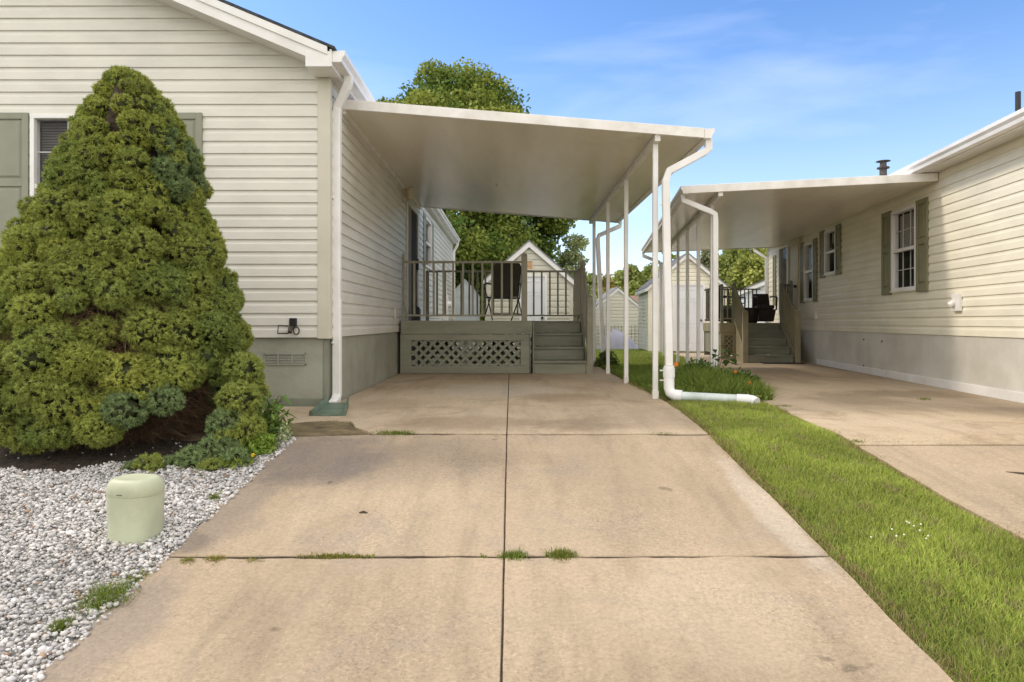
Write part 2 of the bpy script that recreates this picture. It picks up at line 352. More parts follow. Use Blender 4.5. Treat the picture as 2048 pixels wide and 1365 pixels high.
def jitter_edge(p, q, amp, step=0.05):
    p = Vector((p[0], p[1])); q = Vector((q[0], q[1])); n = max(2, int((q-p).length/step)); nn = Vector((-(q-p).y, (q-p).x)).normalized()
    r = []; w = 0
    for i in range(n):
        t = i/n
        w = w*0.7 + random.uniform(-amp, amp)*0.6
        o = 0 if i == 0 else w
        r.append(tuple(p.lerp(q, t) + nn*o))
    return r
def slab(mb, pts, amps, thick=0.10, dz=0.0):
    poly = []
    for i in range(len(pts)):
        a, b = pts[i], pts[(i+1) % len(pts)]
        poly += jitter_edge(a, b, amps[i]) if amps[i] > 0 else [a]
    zf = lambda y: gz(y)+dz
    mb.prism([(x, y, zf(y)-thick) for x, y in poly], (0, 0, thick))
sx_ = -0.03; gp = 0.0035
dm = MB()
e = 0.004
slab(dm, [(-1.53, 0.4), (sx_-gp, 0.4), (sx_-gp, 3.005), (-1.53, 3.0)], [0, 0.001, 0.010, 0.010])
slab(dm, [(sx_+gp, 0.4), (1.41, 0.4), (1.41, 3.01), (sx_+gp, 3.003)], [0, 0.005, 0.010, 0.001], dz=0.002)
slab(dm, [(-1.53, 3.022), (sx_-gp, 3.024), (sx_-gp, 4.85), (-1.0, 4.862), (-1.53, 4.80)], [0.006, 0.001, 0.015, 0.012, 0.014])
slab(dm, [(sx_+gp, 3.024), (1.41, 3.026), (1.41, 4.848), (sx_+gp, 4.85)], [0.006, 0.005, 0.014, 0.001], dz=0.001)
tag(dm.build('driveway', M['concrete'], bevel=0.004, seg=1), kind='structure')
dm = MB()
slab(dm, [(sx_-gp, 4.888), (sx_-gp, 12.95), (-1.735, 12.95), (-1.735, 6.44), (-3.1, 6.44), (-3.1, 5.55), (-2.3, 5.35), (-1.75, 5.42), (-1.5, 5.56), (-1.3, 5.5), (-1.16, 5.15), (-1.0, 4.905)],
     [0, 0, 0, 0, 0, 0.01, 0.01, 0.01, 0.01, 0.014, 0.020, 0.018], dz=0.006)
slab(dm, [(sx_+gp, 4.888), (1.41, 4.885), (1.52, 6.2), (1.555, 7.0), (1.555, 12.95), (sx_+gp, 12.95)], [0.009, 0.005, 0.006, 0.006, 0, 0], dz=0.006)
jf = MB()
for (a, b, c, d_) in ((-1.50, 1.40, 2.99, 3.04), (-1.02, 1.40, 4.815, 4.87), (-1.02, 1.40, 4.87, 4.94), (-0.05, -0.01, 0.5, 2.985), (-0.05, -0.01, 3.045, 4.825), (-0.05, -0.01, 4.93, 10.4)):
    q = 0.006
    jf.quad((a, c, gz(c)-q), (b, c, gz(c)-q), (b, d_, gz(d_)-q), (a, d_, gz(d_)-q))
tag(jf.build('joint_filler', M['mulchcore'], recalc=False), kind='structure')
tag(dm.build('carport_floor', M['concrete_b'], bevel=0.004, seg=1), kind='structure')
# neighbour's driveway
wx = lambda y: 4.224+0.123*y
dm = MB()
slab(dm, [(2.52, 0.4), (9, 0.4), (9, 4.60), (2.345, 4.60), (2.36, 3.65), (2.42, 3.0)], [0, 0, 0.006, 0.006, 0.006, 0.006], dz=0.001)
tag(dm.build('neighbour_driveway', M['concrete'], bevel=0.004, seg=1), kind='structure')
dm = MB()
# two pieces either side of the bend in slope
slab(dm, [(2.345, 4.635), (9, 4.635), (9, 4.86), (2.352, 4.86)], [0.005, 0, 0, 0], dz=0.001)
slab(dm, [(2.352, 4.862), (9, 4.862), (9, 6.3), (4.6, 6.25), (3.25, 7.35), (2.58, 7.2), (2.5, 6.4), (2.37, 5.3)], [0, 0, 0.005, 0.012, 0.006, 0.01, 0.01, 0.01], dz=0.0015)
slab(dm, [(2.58, 7.212), (3.25, 7.36), (4.6, 6.262), (9, 6.314), (9, 8.74), (2.83, 8.74), (2.66, 7.7)], [0.006, 0.012, 0.005, 0, 0.005, 0.01, 0.01], dz=0.001)
slab(dm, [(2.83, 8.755), (wx(8.755)+0.0, 8.755), (wx(15), 15.0), (9.0, 18.0), (9.0, 21.9), (4.95, 21.9), (4.4, 18.5), (3.5, 13.5), (3.05, 10.5)], [0.005, 0, 0, 0, 0, 0.01, 0.02, 0.02, 0.02])
tag(dm.build('neighbour_carport_floor', M['concrete_b'], bevel=0.004, seg=1), kind='structure')
# gravel bed, soil
gb = MB()
for (a, b) in ((0.3, 2.0), (2.0, 3.5), (3.5, 4.86), (4.86, 6.45)):
    gb.quad((-9, a, gz(a)-0.012), (-1.50, a, gz(a)-0.012), (-1.50 if b < 5 else -3.0, b, gz(b)-0.012), (-9, b, gz(b)-0.012))
tag(gb.build('gravel_bed', M['gravelbed'], recalc=False), kind='structure')
so = MB()
n_ = 26
for i in range(n_):
    for j in range(16):
        def P(i, j):
            x = -2.9+2.05*i/n_; y = 4.72+0.95*j/16
            z = 0.0 if y > 4.86 else -0.127*(4.86-y)
            return (x, y, z-0.006+0.010*math.sin(x*9)*math.cos(y*11)-0.05*max(0, (x+1.25)) )
        so.quad(P(i, j), P(i+1, j), P(i+1, j+1), P(i, j+1))
tag(so.build('soil', M['soil'], recalc=False, smooth=True), kind='structure')

# ------------------------------------------------------------------ siding
def siding(mb, P, Lf, Rf, z0, z1, course, out=0.016, holes=(), double=True):
    """P(u,o,z); each course tapers out towards its lip"""
    z = z0
    while z < z1-1e-4:
        zt = min(z+course, z1)
        cuts = sorted({z, zt} | {h for H in holes for h in (H[2], H[3]) if z < h < zt})
        for a, b in zip(cuts[:-1], cuts[1:]):
            oa = out*(1-(a-z)/course)+0.001; ob = out*(1-(b-z)/course)+0.001
            mid = (a+b)/2
            ivs = [(None, None)]
            hs_ = sorted([H for H in holes if H[2] < mid < H[3]])
            segs = []; cur = 'L'
            for H in hs_: segs.append((cur, H[0])); cur = H[1]
            segs.append((cur, 'R'))
            for s0, s1 in segs:
                f0 = (lambda zz, s0=s0: Lf(zz) if s0 == 'L' else s0); f1 = (lambda zz, s1=s1: Rf(zz) if s1 == 'R' else s1)
                if f1(a)-f0(a) < 0.002: continue
                pf = lambda zz: float(np.interp((zz-z)/course, [0, .60, .70, .80, 1], [out, out*.80, out*.42, out*.22, .001]))
                zz_ = [a] + [z+course*q for q in (.60, .70, .80) if a < z+course*q < b] + [b]
                for c0, c1 in zip(zz_[:-1], zz_[1:]):
                    o1 = pf(c1) if c1 < z+course-1e-5 else .001
                    mb.quad(P(f0(c0), pf(c0), c0), P(f1(c0), pf(c0), c0), P(max(f1(c1), f0(c1)), o1, c1), P(f0(c1), o1, c1))
                if a == z:
                    mb.quad(P(f0(a), 0.0, a-0.001), P(f1(a), 0.0, a-0.001), P(f1(a), out, a), P(f0(a), out, a))
                    # butt of the lap above: tiny bead
        z = zt
def window(P, u0, u1, z0, z1, parent, grid=(3, 2), rail=None, blind=True, wh=None, name='window', out=0.03, curtain=False, bmat=None):
    wh = wh or M['white']; m = MB(); t = 0.042
    def bx(a, b, c, d, o0, o1):
        m.add([P(u, o, z) for z in (c, d) for o in (o0, o1) for u in (a, b)], [(0, 2, 3, 1), (4, 5, 7, 6), (0, 1, 5, 4), (2, 6, 7, 3), (0, 4, 6, 2), (1, 3, 7, 5)])
    bx(u0, u1, z0, z0+t, -0.06, out); bx(u0, u1, z1-t, z1, -0.06, out); bx(u0, u0+t, z0+t, z1-t, -0.06, out); bx(u1-t, u1, z0+t, z1-t, -0.06, out)
    bx(u0-0.01, u1+0.01, z0-0.018, z0-0.001, -0.01, out+0.015)
    zr = rail or (z0+z1)/2
    bx(u0+t, u1-t, zr-0.022, zr+0.022, -0.045, out-0.012)
    f = m.build('window', wh, parent, bevel=0.003, seg=1)
    m = MB()
    nu, nz = grid
    for k in range(1, nu):
        u = u0+t+(u1-u0-2*t)*k/nu; bx(u-0.005, u+0.005, zr+0.022, z1-t, -0.030, -0.020); bx(u-0.005, u+0.005, z0+t, zr-0.022, -0.030, -0.020)
    for k in range(1, nz):
        zz = zr+0.022+(z1-t-zr-0.022)*k/nz; bx(u0+t, u1-t, zz-0.005, zz+0.005, -0.029, -0.021)
        zz = z0+t+(zr-0.022-z0-t)*k/nz; bx(u0+t, u1-t, zz-0.005, zz+0.005, -0.029, -0.021)
    if nu > 1 or nz > 1: m.build('glazing_bars', wh, f)
    m = MB(); m.quad(P(u0+t, -0.015, z0+t), P(u1-t, -0.015, z0+t), P(u1-t, -0.015, z1-t), P(u0+t, -0.015, z1-t)); m.build('pane', M['glass'], f, recalc=False)
    if blind:
        m = MB(); zz = z1-t-0.03; zb = zr if blind == 'half' else z0+t+0.05
        while zz > zb:
            m.quad(P(u0+t, -0.072, zz-0.012), P(u1-t, -0.072, zz-0.012), P(u1-t, -0.082, zz+0.012), P(u0+t, -0.082, zz+0.012)); zz -= 0.026
        m.build('blind', bmat or M['blind'], f, recalc=False)
    if curtain:
        m = MB(); n = 24
        for k in range(n):
            a = u0+t+(u1-u0-2*t)*k/n; b = u0+t+(u1-u0-2*t)*(k+1)/n
            zz = lambda u: zr+0.12+0.07*abs(math.sin(math.pi*2*(u-u0)/(u1-u0)))
            m.quad(P(a, -0.10-0.012*(k % 2), zz(a)), P(b, -0.10-0.012*((k+1) % 2), zz(b)), P(b, -0.10, z1-t), P(a, -0.10, z1-t))
        m.build('curtain', M['curtain'], f, recalc=False)
    m = MB(); bx2 = [P(u, o, z) for z in (z0, z1) for o in (-0.055, -0.6) for u in (u0, u1)]
    m.add(bx2, [(2, 3, 7, 6), (0, 1, 3, 2), (4, 6, 7, 5), (0, 2, 6, 4), (1, 5, 7, 3)]); m.build('interior', M['dark_in'], f, recalc=False)
    return f
def shutter(P, u0, u1, z0, z1, parent, mat, name='shutter', out=0.02):
    m = MB()
    def bx(a, b, c, d, o0, o1):
        m.add([P(u, o, z) for z in (c, d) for o in (o0, o1) for u in (a, b)], [(0, 2, 3, 1), (4, 5, 7, 6), (0, 1, 5, 4), (2, 6, 7, 3), (0, 4, 6, 2), (1, 3, 7, 5)])
    t = min(0.06, (u1-u0)*0.22); zm = z0+(z1-z0)*0.54
    bx(u0, u1, z0, z1, 0.0, out)
    bx(u0, u0+t, z0, z1, out, out+0.014); bx(u1-t, u1, z0, z1, out, out+0.014)
    for a, b in ((z0, z0+0.10), (zm-0.035, zm+0.035), (z1-0.06, z1)): bx(u0+t, u1-t, a, b, out, out+0.014)
    for a, b in ((z0+0.10, zm-0.035), (zm+0.035, z1-0.06)):
        # raised panel w/ chamfer
        i0, i1, c0, c1 = u0+t+0.012, u1-t-0.012, a+0.014, b-0.014; k = 0.018
        o0, o1 = out, out+0.011
        vs = [P(i0, o0, c0), P(i1, o0, c0), P(i1, o0, c1), P(i0, o0, c1), P(i0+k, o1, c0+k), P(i1-k, o1, c0+k), P(i1-k, o1, c1-k), P(i0+k, o1, c1-k)]
        m.add(vs, [(0, 1, 5, 4), (1, 2, 6, 5), (2, 3, 7, 6), (3, 0, 4, 7), (4, 5, 6, 7)])
    return m.build('shutter', mat, parent, bevel=0.002, seg=1)

# ------------------------------------------------------------------ LEFT HOUSE
HX, HY, HB = -1.74, 6.51, 20.3        # side wall x, front wall y, back
SB = 0.655; EZ = 3.13; SLP = 0.42; RX = -6.1
house = thing('mobile_home', 'cream vinyl sided mobile home with sage skirting and gable front, at the left', 'house', (-3.9, HY, -0.06))
Pf = lambda u, o, z: (u, HY-o, z)
Ps = lambda u, o, z: (HX+o, u, z)
WL0, WL1, WZ0, WZ1 = (62-1022)/210, (325-1022)/210, 1.36, 2.78
rooftop = lambda x: EZ + (HX-x)*SLP + 0.04
m = MB()
Rg = lambda z: HX-0.055 if z <= EZ+0.04 else max(HX-0.055-(z-EZ-0.10)/SLP, RX)
Lg = lambda z: 2*RX-HX if z <= EZ+0.04 else min(2*RX-HX+(z-EZ-0.10)/SLP, RX)
siding(m, Pf, Lg, Rg, SB, EZ+0.10+(HX-RX)*SLP, 0.117, holes=[(WL0, WL1, WZ0, WZ1)])
m.build('front_siding', M['siding'], house, recalc=False)
m = MB()
holes = [(11.22, 12.66, 0.80, 2.86), (13.75, 14.75, 1.93, 2.93)]
siding(m, Ps, lambda z: HY+0.055, lambda z: HB, SB, EZ, 0.117, holes=holes)
m.build('side_siding', M['siding'], house, recalc=False)
m = MB(); m.box(HX-0.10, HX+0.022, HY-0.022, HY+0.05, SB-0.012, EZ+0.03); m.build('corner_trim', M['corner'], house, bevel=0.004)
m = MB(); m.box(HX-0.05, HX+0.02, HB-0.05, HB+0.02, SB, EZ); m.build('corner_trim', M['corner'], house)
m = MB(); m.box(2*RX-HX, 2*RX-HX+0.05, HY+0.03, HB, SB, EZ+0.02); m.box(2*RX-HX, HX-0.02, HB-0.08, HB-0.01, SB, EZ)
m.prism([(HX-0.02, HB-0.02, EZ), (2*RX-HX, HB-0.02, EZ), (RX, HB-0.02, EZ+(HX-RX)*SLP)], (0, -0.06, 0)); m.build('rear_wall', M['siding'], house)
# skirting
m = MB(); m.box(2*RX-HX, HX-0.055, HY+0.015, HY+0.10, -0.10, SB-0.003)
m.build('front_skirting', M['skirt'], house)
m = MB(); m.box(HX-0.13, HX-0.012, HY+0.101, HB, -0.10, SB-0.003); m.build('side_skirting', M['skirt'], house)
m = MB(); m.box(HX-0.052, HX-0.013, HY+0.006, HY+0.098, -0.06, SB-0.014)
m.box(2*RX-HX, HX-0.056, HY-0.002, HY+0.013, -0.075, 0.075)
m.build('skirting_board', M['skirt_board'], house, bevel=0.003)
# skirting vent
m = MB(); vx0, vx1, vz0, vz1 = (529-1022)/209, (613-1022)/209, 0.8-85/209, 0.8-62/209
Y_ = HY+0.013
for a, b, c, d in ((vx0, vx1, vz0, vz0+0.010), (vx0, vx1, vz1-0.010, vz1), (vx0, vx0+0.010, vz0, vz1), (vx1-0.01, vx1, vz0, vz1)): m.box(a, b, Y_-0.010, Y_, c, d)
for k in (1/3., 2/3.): m.box(vx0+(vx1-vx0)*k-0.006, vx0+(vx1-vx0)*k+0.006, Y_-0.009, Y_, vz0+0.01, vz1-0.01)
for k in range(6):
    z = vz0+0.016+k*0.0155; m.quad((vx0+0.01, Y_-0.001, z+0.008), (vx1-0.01, Y_-0.001, z+0.008), (vx1-0.01, Y_-0.009, z), (vx0+0.01, Y_-0.009, z))
m.build('skirting_vent', M['skirt'], house, recalc=False)
# roof
OV = 0.30
m = MB()
ex = HX+0.09
def rz(x, dz=0): return EZ+0.17+(ex-x)*SLP+dz
m.prism([(ex+0.05, HY-OV-0.02, rz(ex+0.05)), (RX, HY-OV-0.02, rz(RX)), (2*RX-ex-0.05, HY-OV-0.02, rz(ex+0.05)), (2*RX-ex-0.05, HY-OV-0.02, rz(ex+0.05)+0.025), (RX, HY-OV-0.02, rz(RX)+0.03), (ex+0.05, HY-OV-0.02, rz(ex+0.05)+0.025)], (0, HB+0.2-HY+OV, 0))
m.build('roof', M['shingle'], house)
m = MB()   # rake fascia: two stepped boards
for s, (d0, d1, yo) in enumerate(((-0.17, -0.005, 0.0), (-0.075, -0.004, -0.016))):
    for sg in (1, -1):
        A = lambda x: (RX+(x-RX)*sg)
        m.prism([(A(ex-0.02), HY-OV+yo, rz(ex-0.02)+d0), (A(RX), HY-OV+yo, rz(RX)+d0), (A(RX), HY-OV+yo, rz(RX)+d1), (A(ex-0.02), HY-OV+yo, rz(ex-0.02)+d1)], (0, 0.02 if s == 0 else 0.0155, 0))
m.build('rake_fascia', M['white'], house)
m = MB()   # rake soffit
for sg in (1, -1):
    A = lambda x: (RX+(x-RX)*sg)
    m.prism([(A(ex-0.10), HY-OV+0.021, rz(ex-0.10)-0.165), (A(RX), HY-OV+0.021, rz(RX)-0.165), (A(RX), HY-OV+0.021, rz(RX)-0.15), (A(ex-0.10), HY-OV+0.021, rz(ex-0.10)-0.15)], (0, OV+0.01, 0))
m.box(HX-0.10, ex, HY-0.02, HB+0.15, EZ+0.002, EZ+0.014)
m.build('soffit', M['soffit'], house)
m = MB(); m.box(HX-0.13, HX+0.09, HY-OV-0.006, HY-0.03, EZ-0.005, EZ+0.135)   # cornice return
m.build('cornice_return', M['white'], house, bevel=0.004)
m = MB(); m.box(ex-0.001, ex+0.018, HY-OV+0.0, HB+0.15, EZ+0.0, EZ+0.155); m.build('fascia', M['white'], house)
def gutter(mb, x, y0, y1, z, sgn=1, w=0.115, h=0.105):
    pr = [(0, 0), (w*0.72, 0), (w*0.78, h*0.35), (w, h*0.62), (w, h), (w*0.92, h), (w*0.92, h*0.9), (w*0.9, h*0.64), (w*0.70, h*0.38), (w*0.66, 0.008), (0.006, 0.008), (0.006, h*0.95), (0, h*0.95)]
    mb.prism([(x+sgn*a, y0, z+b) for a, b in pr], (0, y1-y0, 0))
    cap = [(0.0, 0), (w*0.72, 0), (w*0.78, h*0.35), (w, h*0.62), (w, h), (0.0, h*0.95)]
    for yy in (y0-0.003, y1): mb.prism([(x+sgn*a, yy, z+b) for a, b in cap], (0, 0.003, 0))
m = MB(); gutter(m, ex+0.019, HY-OV+0.02, HB+0.12, EZ+0.045); m.build('gutter', M['white'], house)
# downspouts
def dspout(pts, parent, rect=(0.075, 0.06), name='downspout', mat=None, straps=()):
    m = MB(); m.tube(pts, 0, rect=rect); 
    d = m.build(name, mat or M['white'], parent, bevel=0.010)
    return d
gx = ex+0.07; dy = HY+0.12
d = dspout([(gx+0.015, dy-0.05, EZ+0.05), (gx+0.015, dy-0.05, EZ-0.02), (gx-0.005, dy-0.045, EZ-0.07), (HX+0.06, dy, EZ-0.24), (HX+0.048, dy, EZ-0.30), (HX+0.048, dy, 1.02), (HX+0.052, dy, 1.00), (HX+0.052, dy, 0.10), (HX+0.05, dy-0.05, 0.045), (HX+0.045, dy-0.14, 0.02)], house, rect=(0.082, 0.065))
MB().box(HX+0.012, HX+0.03, dy-0.07, dy+0.07, 1.995, 2.015).build('strap', M['white'], d); MB().box(HX+0.012, HX+0.03, dy-0.06, dy+0.06, 0.595, 0.61).build('strap', M['white'], d)
mm = MB(); mm.prism([(HX+0.012, dy-0.150, -0.004), (HX+0.078, dy-0.150, -0.004), (HX+0.078, dy-0.132, 0.05), (HX+0.012, dy-0.132, 0.05)], (0, -0.004, -0.001)); mm.build('outlet', M['black'], d)  # black plate on the capped end, standing in for the pipe's dark opening
dspout([(gx, HB-0.1, EZ+0.05), (gx, HB-0.1, EZ-0.04), (HX+0.05, HB-0.1, EZ-0.25), (HX+0.05, HB-0.1, 0.1)], house)
# front window & shutters
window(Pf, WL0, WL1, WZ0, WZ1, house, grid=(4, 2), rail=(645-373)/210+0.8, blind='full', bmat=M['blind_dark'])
shutter(Pf, WL0-0.012-0.40, WL0-0.012, 1.345, 2.79, house, M['shutter'])
shutter(Pf, WL1+0.012, WL1+0.012+0.372, 1.345, 2.79, house, M['shutter'])
# side window
window(Ps, 13.75, 14.75, 1.93, 2.93, house, grid=(1, 1), blind=False, curtain=True)
shutter(Ps, 13.40, 13.74, 1.90, 2.96, house, M['shutter']); shutter(Ps, 14.76, 15.10, 1.90, 2.96, house, M['shutter'])
# side door
m = MB()
def bxs(mb, P, a, b, c, d, o0, o1):
    mb.add([P(u, o, z) for z in (c, d) for o in (o0, o1) for u in (a, b)], [(0, 2, 3, 1), (4, 5, 7, 6), (0, 1, 5, 4), (2, 6, 7, 3), (0, 4, 6, 2), (1, 3, 7, 5)])
bxs(m, Ps, 11.22, 11.36, .82, 2.86, -.05, .035); bxs(m, Ps, 12.52, 12.66, .82, 2.86, -.05, .035); bxs(m, Ps, 11.36, 12.52, 2.76, 2.86, -.05, .035)
m.build('door_frame', M['corner'], house, bevel=0.003)
m = MB(); bxs(m, Ps, 11.36, 11.78, .82, 2.76, -.05, .02); bxs(m, Ps, 11.44, 11.70, .95, 2.66, .02, .03)
sc = m.build('storm_door', M['door_tan'], house, bevel=0.003)
m = MB(); bxs(m, Ps, 11.79, 12.52, .82, 2.76, -.05, .012); dk = m.build('door', M['door_dark'], house)
m = MB(); bxs(m, Ps, 12.40, 12.46, 1.75, 1.95, .012, .06); m.build('handle', M['black'], dk, bevel=0.005)
# porch light
m = MB(); bxs(m, Ps, 10.86, 10.98, 2.72, 2.96, 0.01, 0.035); lb = m.build('porch_light', M['tan'], house, bevel=0.005)
m = MB(); m.lathe((HX+0.12, 10.92, 2.76), [(0.045, 0), (0.055, 0.02), (0.062, 0.14), (0.072, 0.15), (0.072, 0.17), (0.02, 0.19)], 16); m.build('lamp_shade', M['tan'], lb, smooth=True)
# outlet box on side wall
m = MB(); bxs(m, Ps, 10.05, 10.14, 0.86, 1.02, 0.01, 0.045); m.build('outlet_cover', M['corner'], house, bevel=0.006)
# meter on the far wall
m = MB(); bxs(m, Ps, 17.2, 17.6, 0.7, 1.5, 0.01, 0.14); bxs(m, Ps, 17.33, 17.47, 1.5, 1.8, 0.03, 0.10); mt = m.build('meter_box', M['white_worn'], house, bevel=0.01)
m = MB(); m.tube([(HX+0.14, 17.4, 1.25), (HX+0.22, 17.4, 1.25)], 0.08, 16); m.build('meter_dial', M['white'], mt)

# hose bib
hb = thing('hose_bib', 'black iron hose bib with square loop handle on the cream front siding', 'faucet', ((577-1022)/213, HY-0.02, 0.72))
bx_, by_, bz_ = (581-1022)/213, HY-0.02, 0.755
m = MB(); m.box(bx_-0.035, bx_+0.035, by_-0.018, by_+0.02, bz_+0.0, bz_+0.085); m.build('mounting_plate', M['black'], hb, bevel=0.006)
m = MB(); m.tube([(bx_-0.005, by_, bz_-0.01), (bx_-0.005, by_-0.07, bz_-0.01), (bx_+0.0, by_-0.10, bz_-0.05)], 0.02, 10); m.build('spout', M['bronze'], hb, smooth=True)
m = MB(); q = [(-0.035, 0.0), (-0.125, 0.005), (-0.13, -0.07), (-0.03, -0.07)]; m.tube([(bx_+a, by_-0.05, bz_+b+0.01) for a, b in q], 0.0075, 8)
m.tube([(bx_+0.045+0.028*math.cos(t*math.pi/6), by_-0.05, bz_-0.035+0.035*math.sin(t*math.pi/6)) for t in range(13)], 0.007, 8)
m.build('handle', M['bronze'], hb)

# splash block
spb = MB()
sx0, sy0 = -1.56, 5.62
def sprow(t):  # t 0 back ..1 front
    w = 0.11+0.045*t; y = 6.50-0.72*t; c = -1.655+0.10*t; z = 0.035-0.02*t
    return c, w, y, z
N_ = 8
prof = [(-1.0, -0.03), (-1.0, 0.045), (-0.93, 0.055), (-0.84, 0.045), (-0.74, 0.0), (0.74, 0.0), (0.84, 0.045), (0.93, 0.055), (1.0, 0.045), (1.0, -0.03)]
rows = []
for i in range(N_+1):
    t = i/N_; c, w, y, z = sprow(t); w *= 1.0
    rows.append([(c+a*w, y, z+b*(1-0.35*t)) for a, b in prof])
vs = [p for r in rows for p in r]; K = len(prof)
fs = [(i*K+k, i*K+k+1, (i+1)*K+k+1, (i+1)*K+k) for i in range(N_) for k in range(K-1)] + [(i*K+K-1, i*K, (i+1)*K, (i+1)*K+K-1) for i in range(N_)]
fs += [tuple(range(K)), tuple(range(N_*K, N_*K+K))]
spb.add(vs, fs); o = spb.build('splash_block', M['splash'], at=(-1.6, 6.1, 0), smooth=True)
tag(o, 'green plastic splash block tapering out under the white downspout at the corner of the house', 'splash block')

# ------------------------------------------------------------------ CARPORT builder
def carport(name, label, at, xw, xo, y0, y1, zw, slope, xpost, posts, sgn, beamh=0.07, parent_fr=None):
    """xw wall x, xo outer x (gutter side), sgn +1 if outer is to the right"""
    c = thing(name, label, 'carport', at)
    zu = lambda x: zw - slope*abs(x-xw)
    m = MB(); pw = 0.62; y = y0+0.03; k = 0
    while y < y1-0.03:
        ye = min(y+pw, y1-0.03); d = 0.0004*(k % 2)
        m.add([(xw, y, zu(xw)-d), (xo, y, zu(xo)-d), (xo, ye-0.0012, zu(xo)-d), (xw, ye-0.0012, zu(xw)-d)], [(0, 1, 2, 3)] if sgn < 0 else [(3, 2, 1, 0)])
        m.add([(xw, ye-0.0012, zu(xw)-d), (xo, ye-0.0012, zu(xo)-d), (xo, ye, zu(xo)+0.010), (xw, ye, zu(xw)+0.010)], [(0, 1, 2, 3)])
        y = ye; k += 1
    m.build('roof_pan', M['ceil'], c, recalc=False)
    m = MB(); a, b = sorted((xw, xo))
    m.prism([(xw, y0+0.03, zu(xw)+0.012), (xo, y0+0.03, zu(xo)+0.012), (xo, y0+0.03, zu(xo)+0.07), (xw, y0+0.03, zu(xw)+0.07)], (0, y1-y0-0.06, 0)); m.build('roof_deck', M['white_worn'], c)
    for yy, s in ((y0, 1), (y1-0.028, -1)):
        m = MB(); m.prism([(xw, yy, zu(xw)-0.012), (xo, yy, zu(xo)-0.012), (xo, yy, zu(xo)+0.088), (xw, yy, zu(xw)+0.088)], (0, 0.028, 0))
        m.build('fascia', M['white_worn'], c, bevel=0.003, seg=1)
    m = MB(); gutter(m, xo+sgn*0.001, y0-0.0, y1+0.0, zu(xo)-0.015, sgn, w=0.10, h=0.10); m.build('gutter', M['white_worn'], c)
    zb = zu(xpost)-0.003
    m = MB(); m.box(xpost-0.028, xpost+0.028, y0+0.03, y1-0.03, zb-beamh, zb-0.002)
    for yy in posts:
        for q in (-0.22, -0.16, 0.16, 0.22): m.box(xpost-0.034, xpost-0.028, yy+q-0.006, yy+q+0.006, zb-beamh*0.6, zb-beamh*0.6+0.012)
    m.build('beam', M['white_worn'], c)
    for yy in posts:
        m = MB(); w = 0.026
        m.box(xpost-w, xpost+w, yy-w, yy+w, 0.0, zb-beamh-0.001); p = m.build('post', M['white'], c, bevel=0.004)
        m = MB(); m.box(xpost-w-0.004, xpost+w+0.004, yy-w-0.004, yy+w+0.004, 0.0, 0.09); m.build('base_sleeve', M['white_worn'], p, bevel=0.002)
    return c, zu
cpl, zul = carport('carport', 'white flat carport roof on four thin posts over the near driveway', (0.2, 9.9, 0), HX+0.02, 1.97, 6.95, 12.9, 2.985, 0.080, 1.5, [7.1, 8.9, 10.57, 12.33], 1)
# wall ledger
m = MB(); m.box(HX+0.016, HX+0.045, 6.98, 12.87, 2.93, 2.985-0.004); m.build('ledger', M['white_worn'], cpl)
m = MB(); hk = (992-1022)/135, 1365/135., 2.83  # small ceiling hook
m.tube([(hk[0], hk[1], zul(hk[0])), (hk[0], hk[1], zul(hk[0])-0.03), (hk[0]+0.015, hk[1], zul(hk[0])-0.045), (hk[0]+0.025, hk[1], zul(hk[0])-0.03)], 0.003, 6); m.build('hook', M['bronze'], cpl)
# front PVC downspout
zg = zul(1.97)-0.02; yd = 7.02
d = dspout([(2.03, yd, zg+0.01), (2.03, yd, zg-0.09), (1.99, yd, zg-0.12), (1.62, yd-0.01, zg-0.32), (1.585, yd-0.02, zg-0.42), (1.60, yd-0.03, 1.2), (1.615, yd-0.04, 0.36)], cpl, rect=(0.075, 0.062))
for x1_, z_ in ((1.59, 2.0), (1.60, 0.30), (1.60, 0.20)): MB().box(1.525, x1_, yd-0.03, yd-0.02, z_, z_+0.013).build('strap', M['white'], d)
m = MB(); m.tube([(1.615, yd-0.04, 0.22), (1.615, yd-0.04, 0.36)], [0.052, 0.052], 20); m.tube([(1.615, yd-0.04, 0.24), (1.615, yd-0.04, 0.335)], 0.060, 20)
m.tube([(1.615, yd-0.04, 0.24), (1.615, yd-0.045, 0.13), (1.625, yd-0.06, 0.085), (1.655, yd-0.08, 0.060), (1.70, yd-0.10, 0.052)], 0.054, 20)
m.tube([(1.66, yd-0.085, 0.056), (1.73, yd-0.115, 0.052)], 0.061, 20)
m.build('drain_elbow', M['pvc'], d, smooth=True)
m = MB(); m.tube([(1.72, yd-0.115, 0.052), (2.235, yd-0.345, 0.046)], 0.047, 24); m.build('drain_pipe', M['pvc_blue'], d, smooth=True)
m = MB(); m.tube([(2.215, yd-0.335, 0.046), (2.30, yd-0.375, 0.046), (2.345, yd-0.405, 0.040), (2.365, yd-0.44, 0.026)], [0.053, 0.053, 0.052, 0.05], 24); m.build('drain_end', M['pvc'], d, smooth=True)
# back downspout
dspout([(2.03, 12.7, zg+0.01), (2.03, 12.7, zg-0.08), (1.63, 12.65, zg-0.26), (1.60, 12.6, zg-0.34), (1.70, 12.55, 0.08)], cpl)

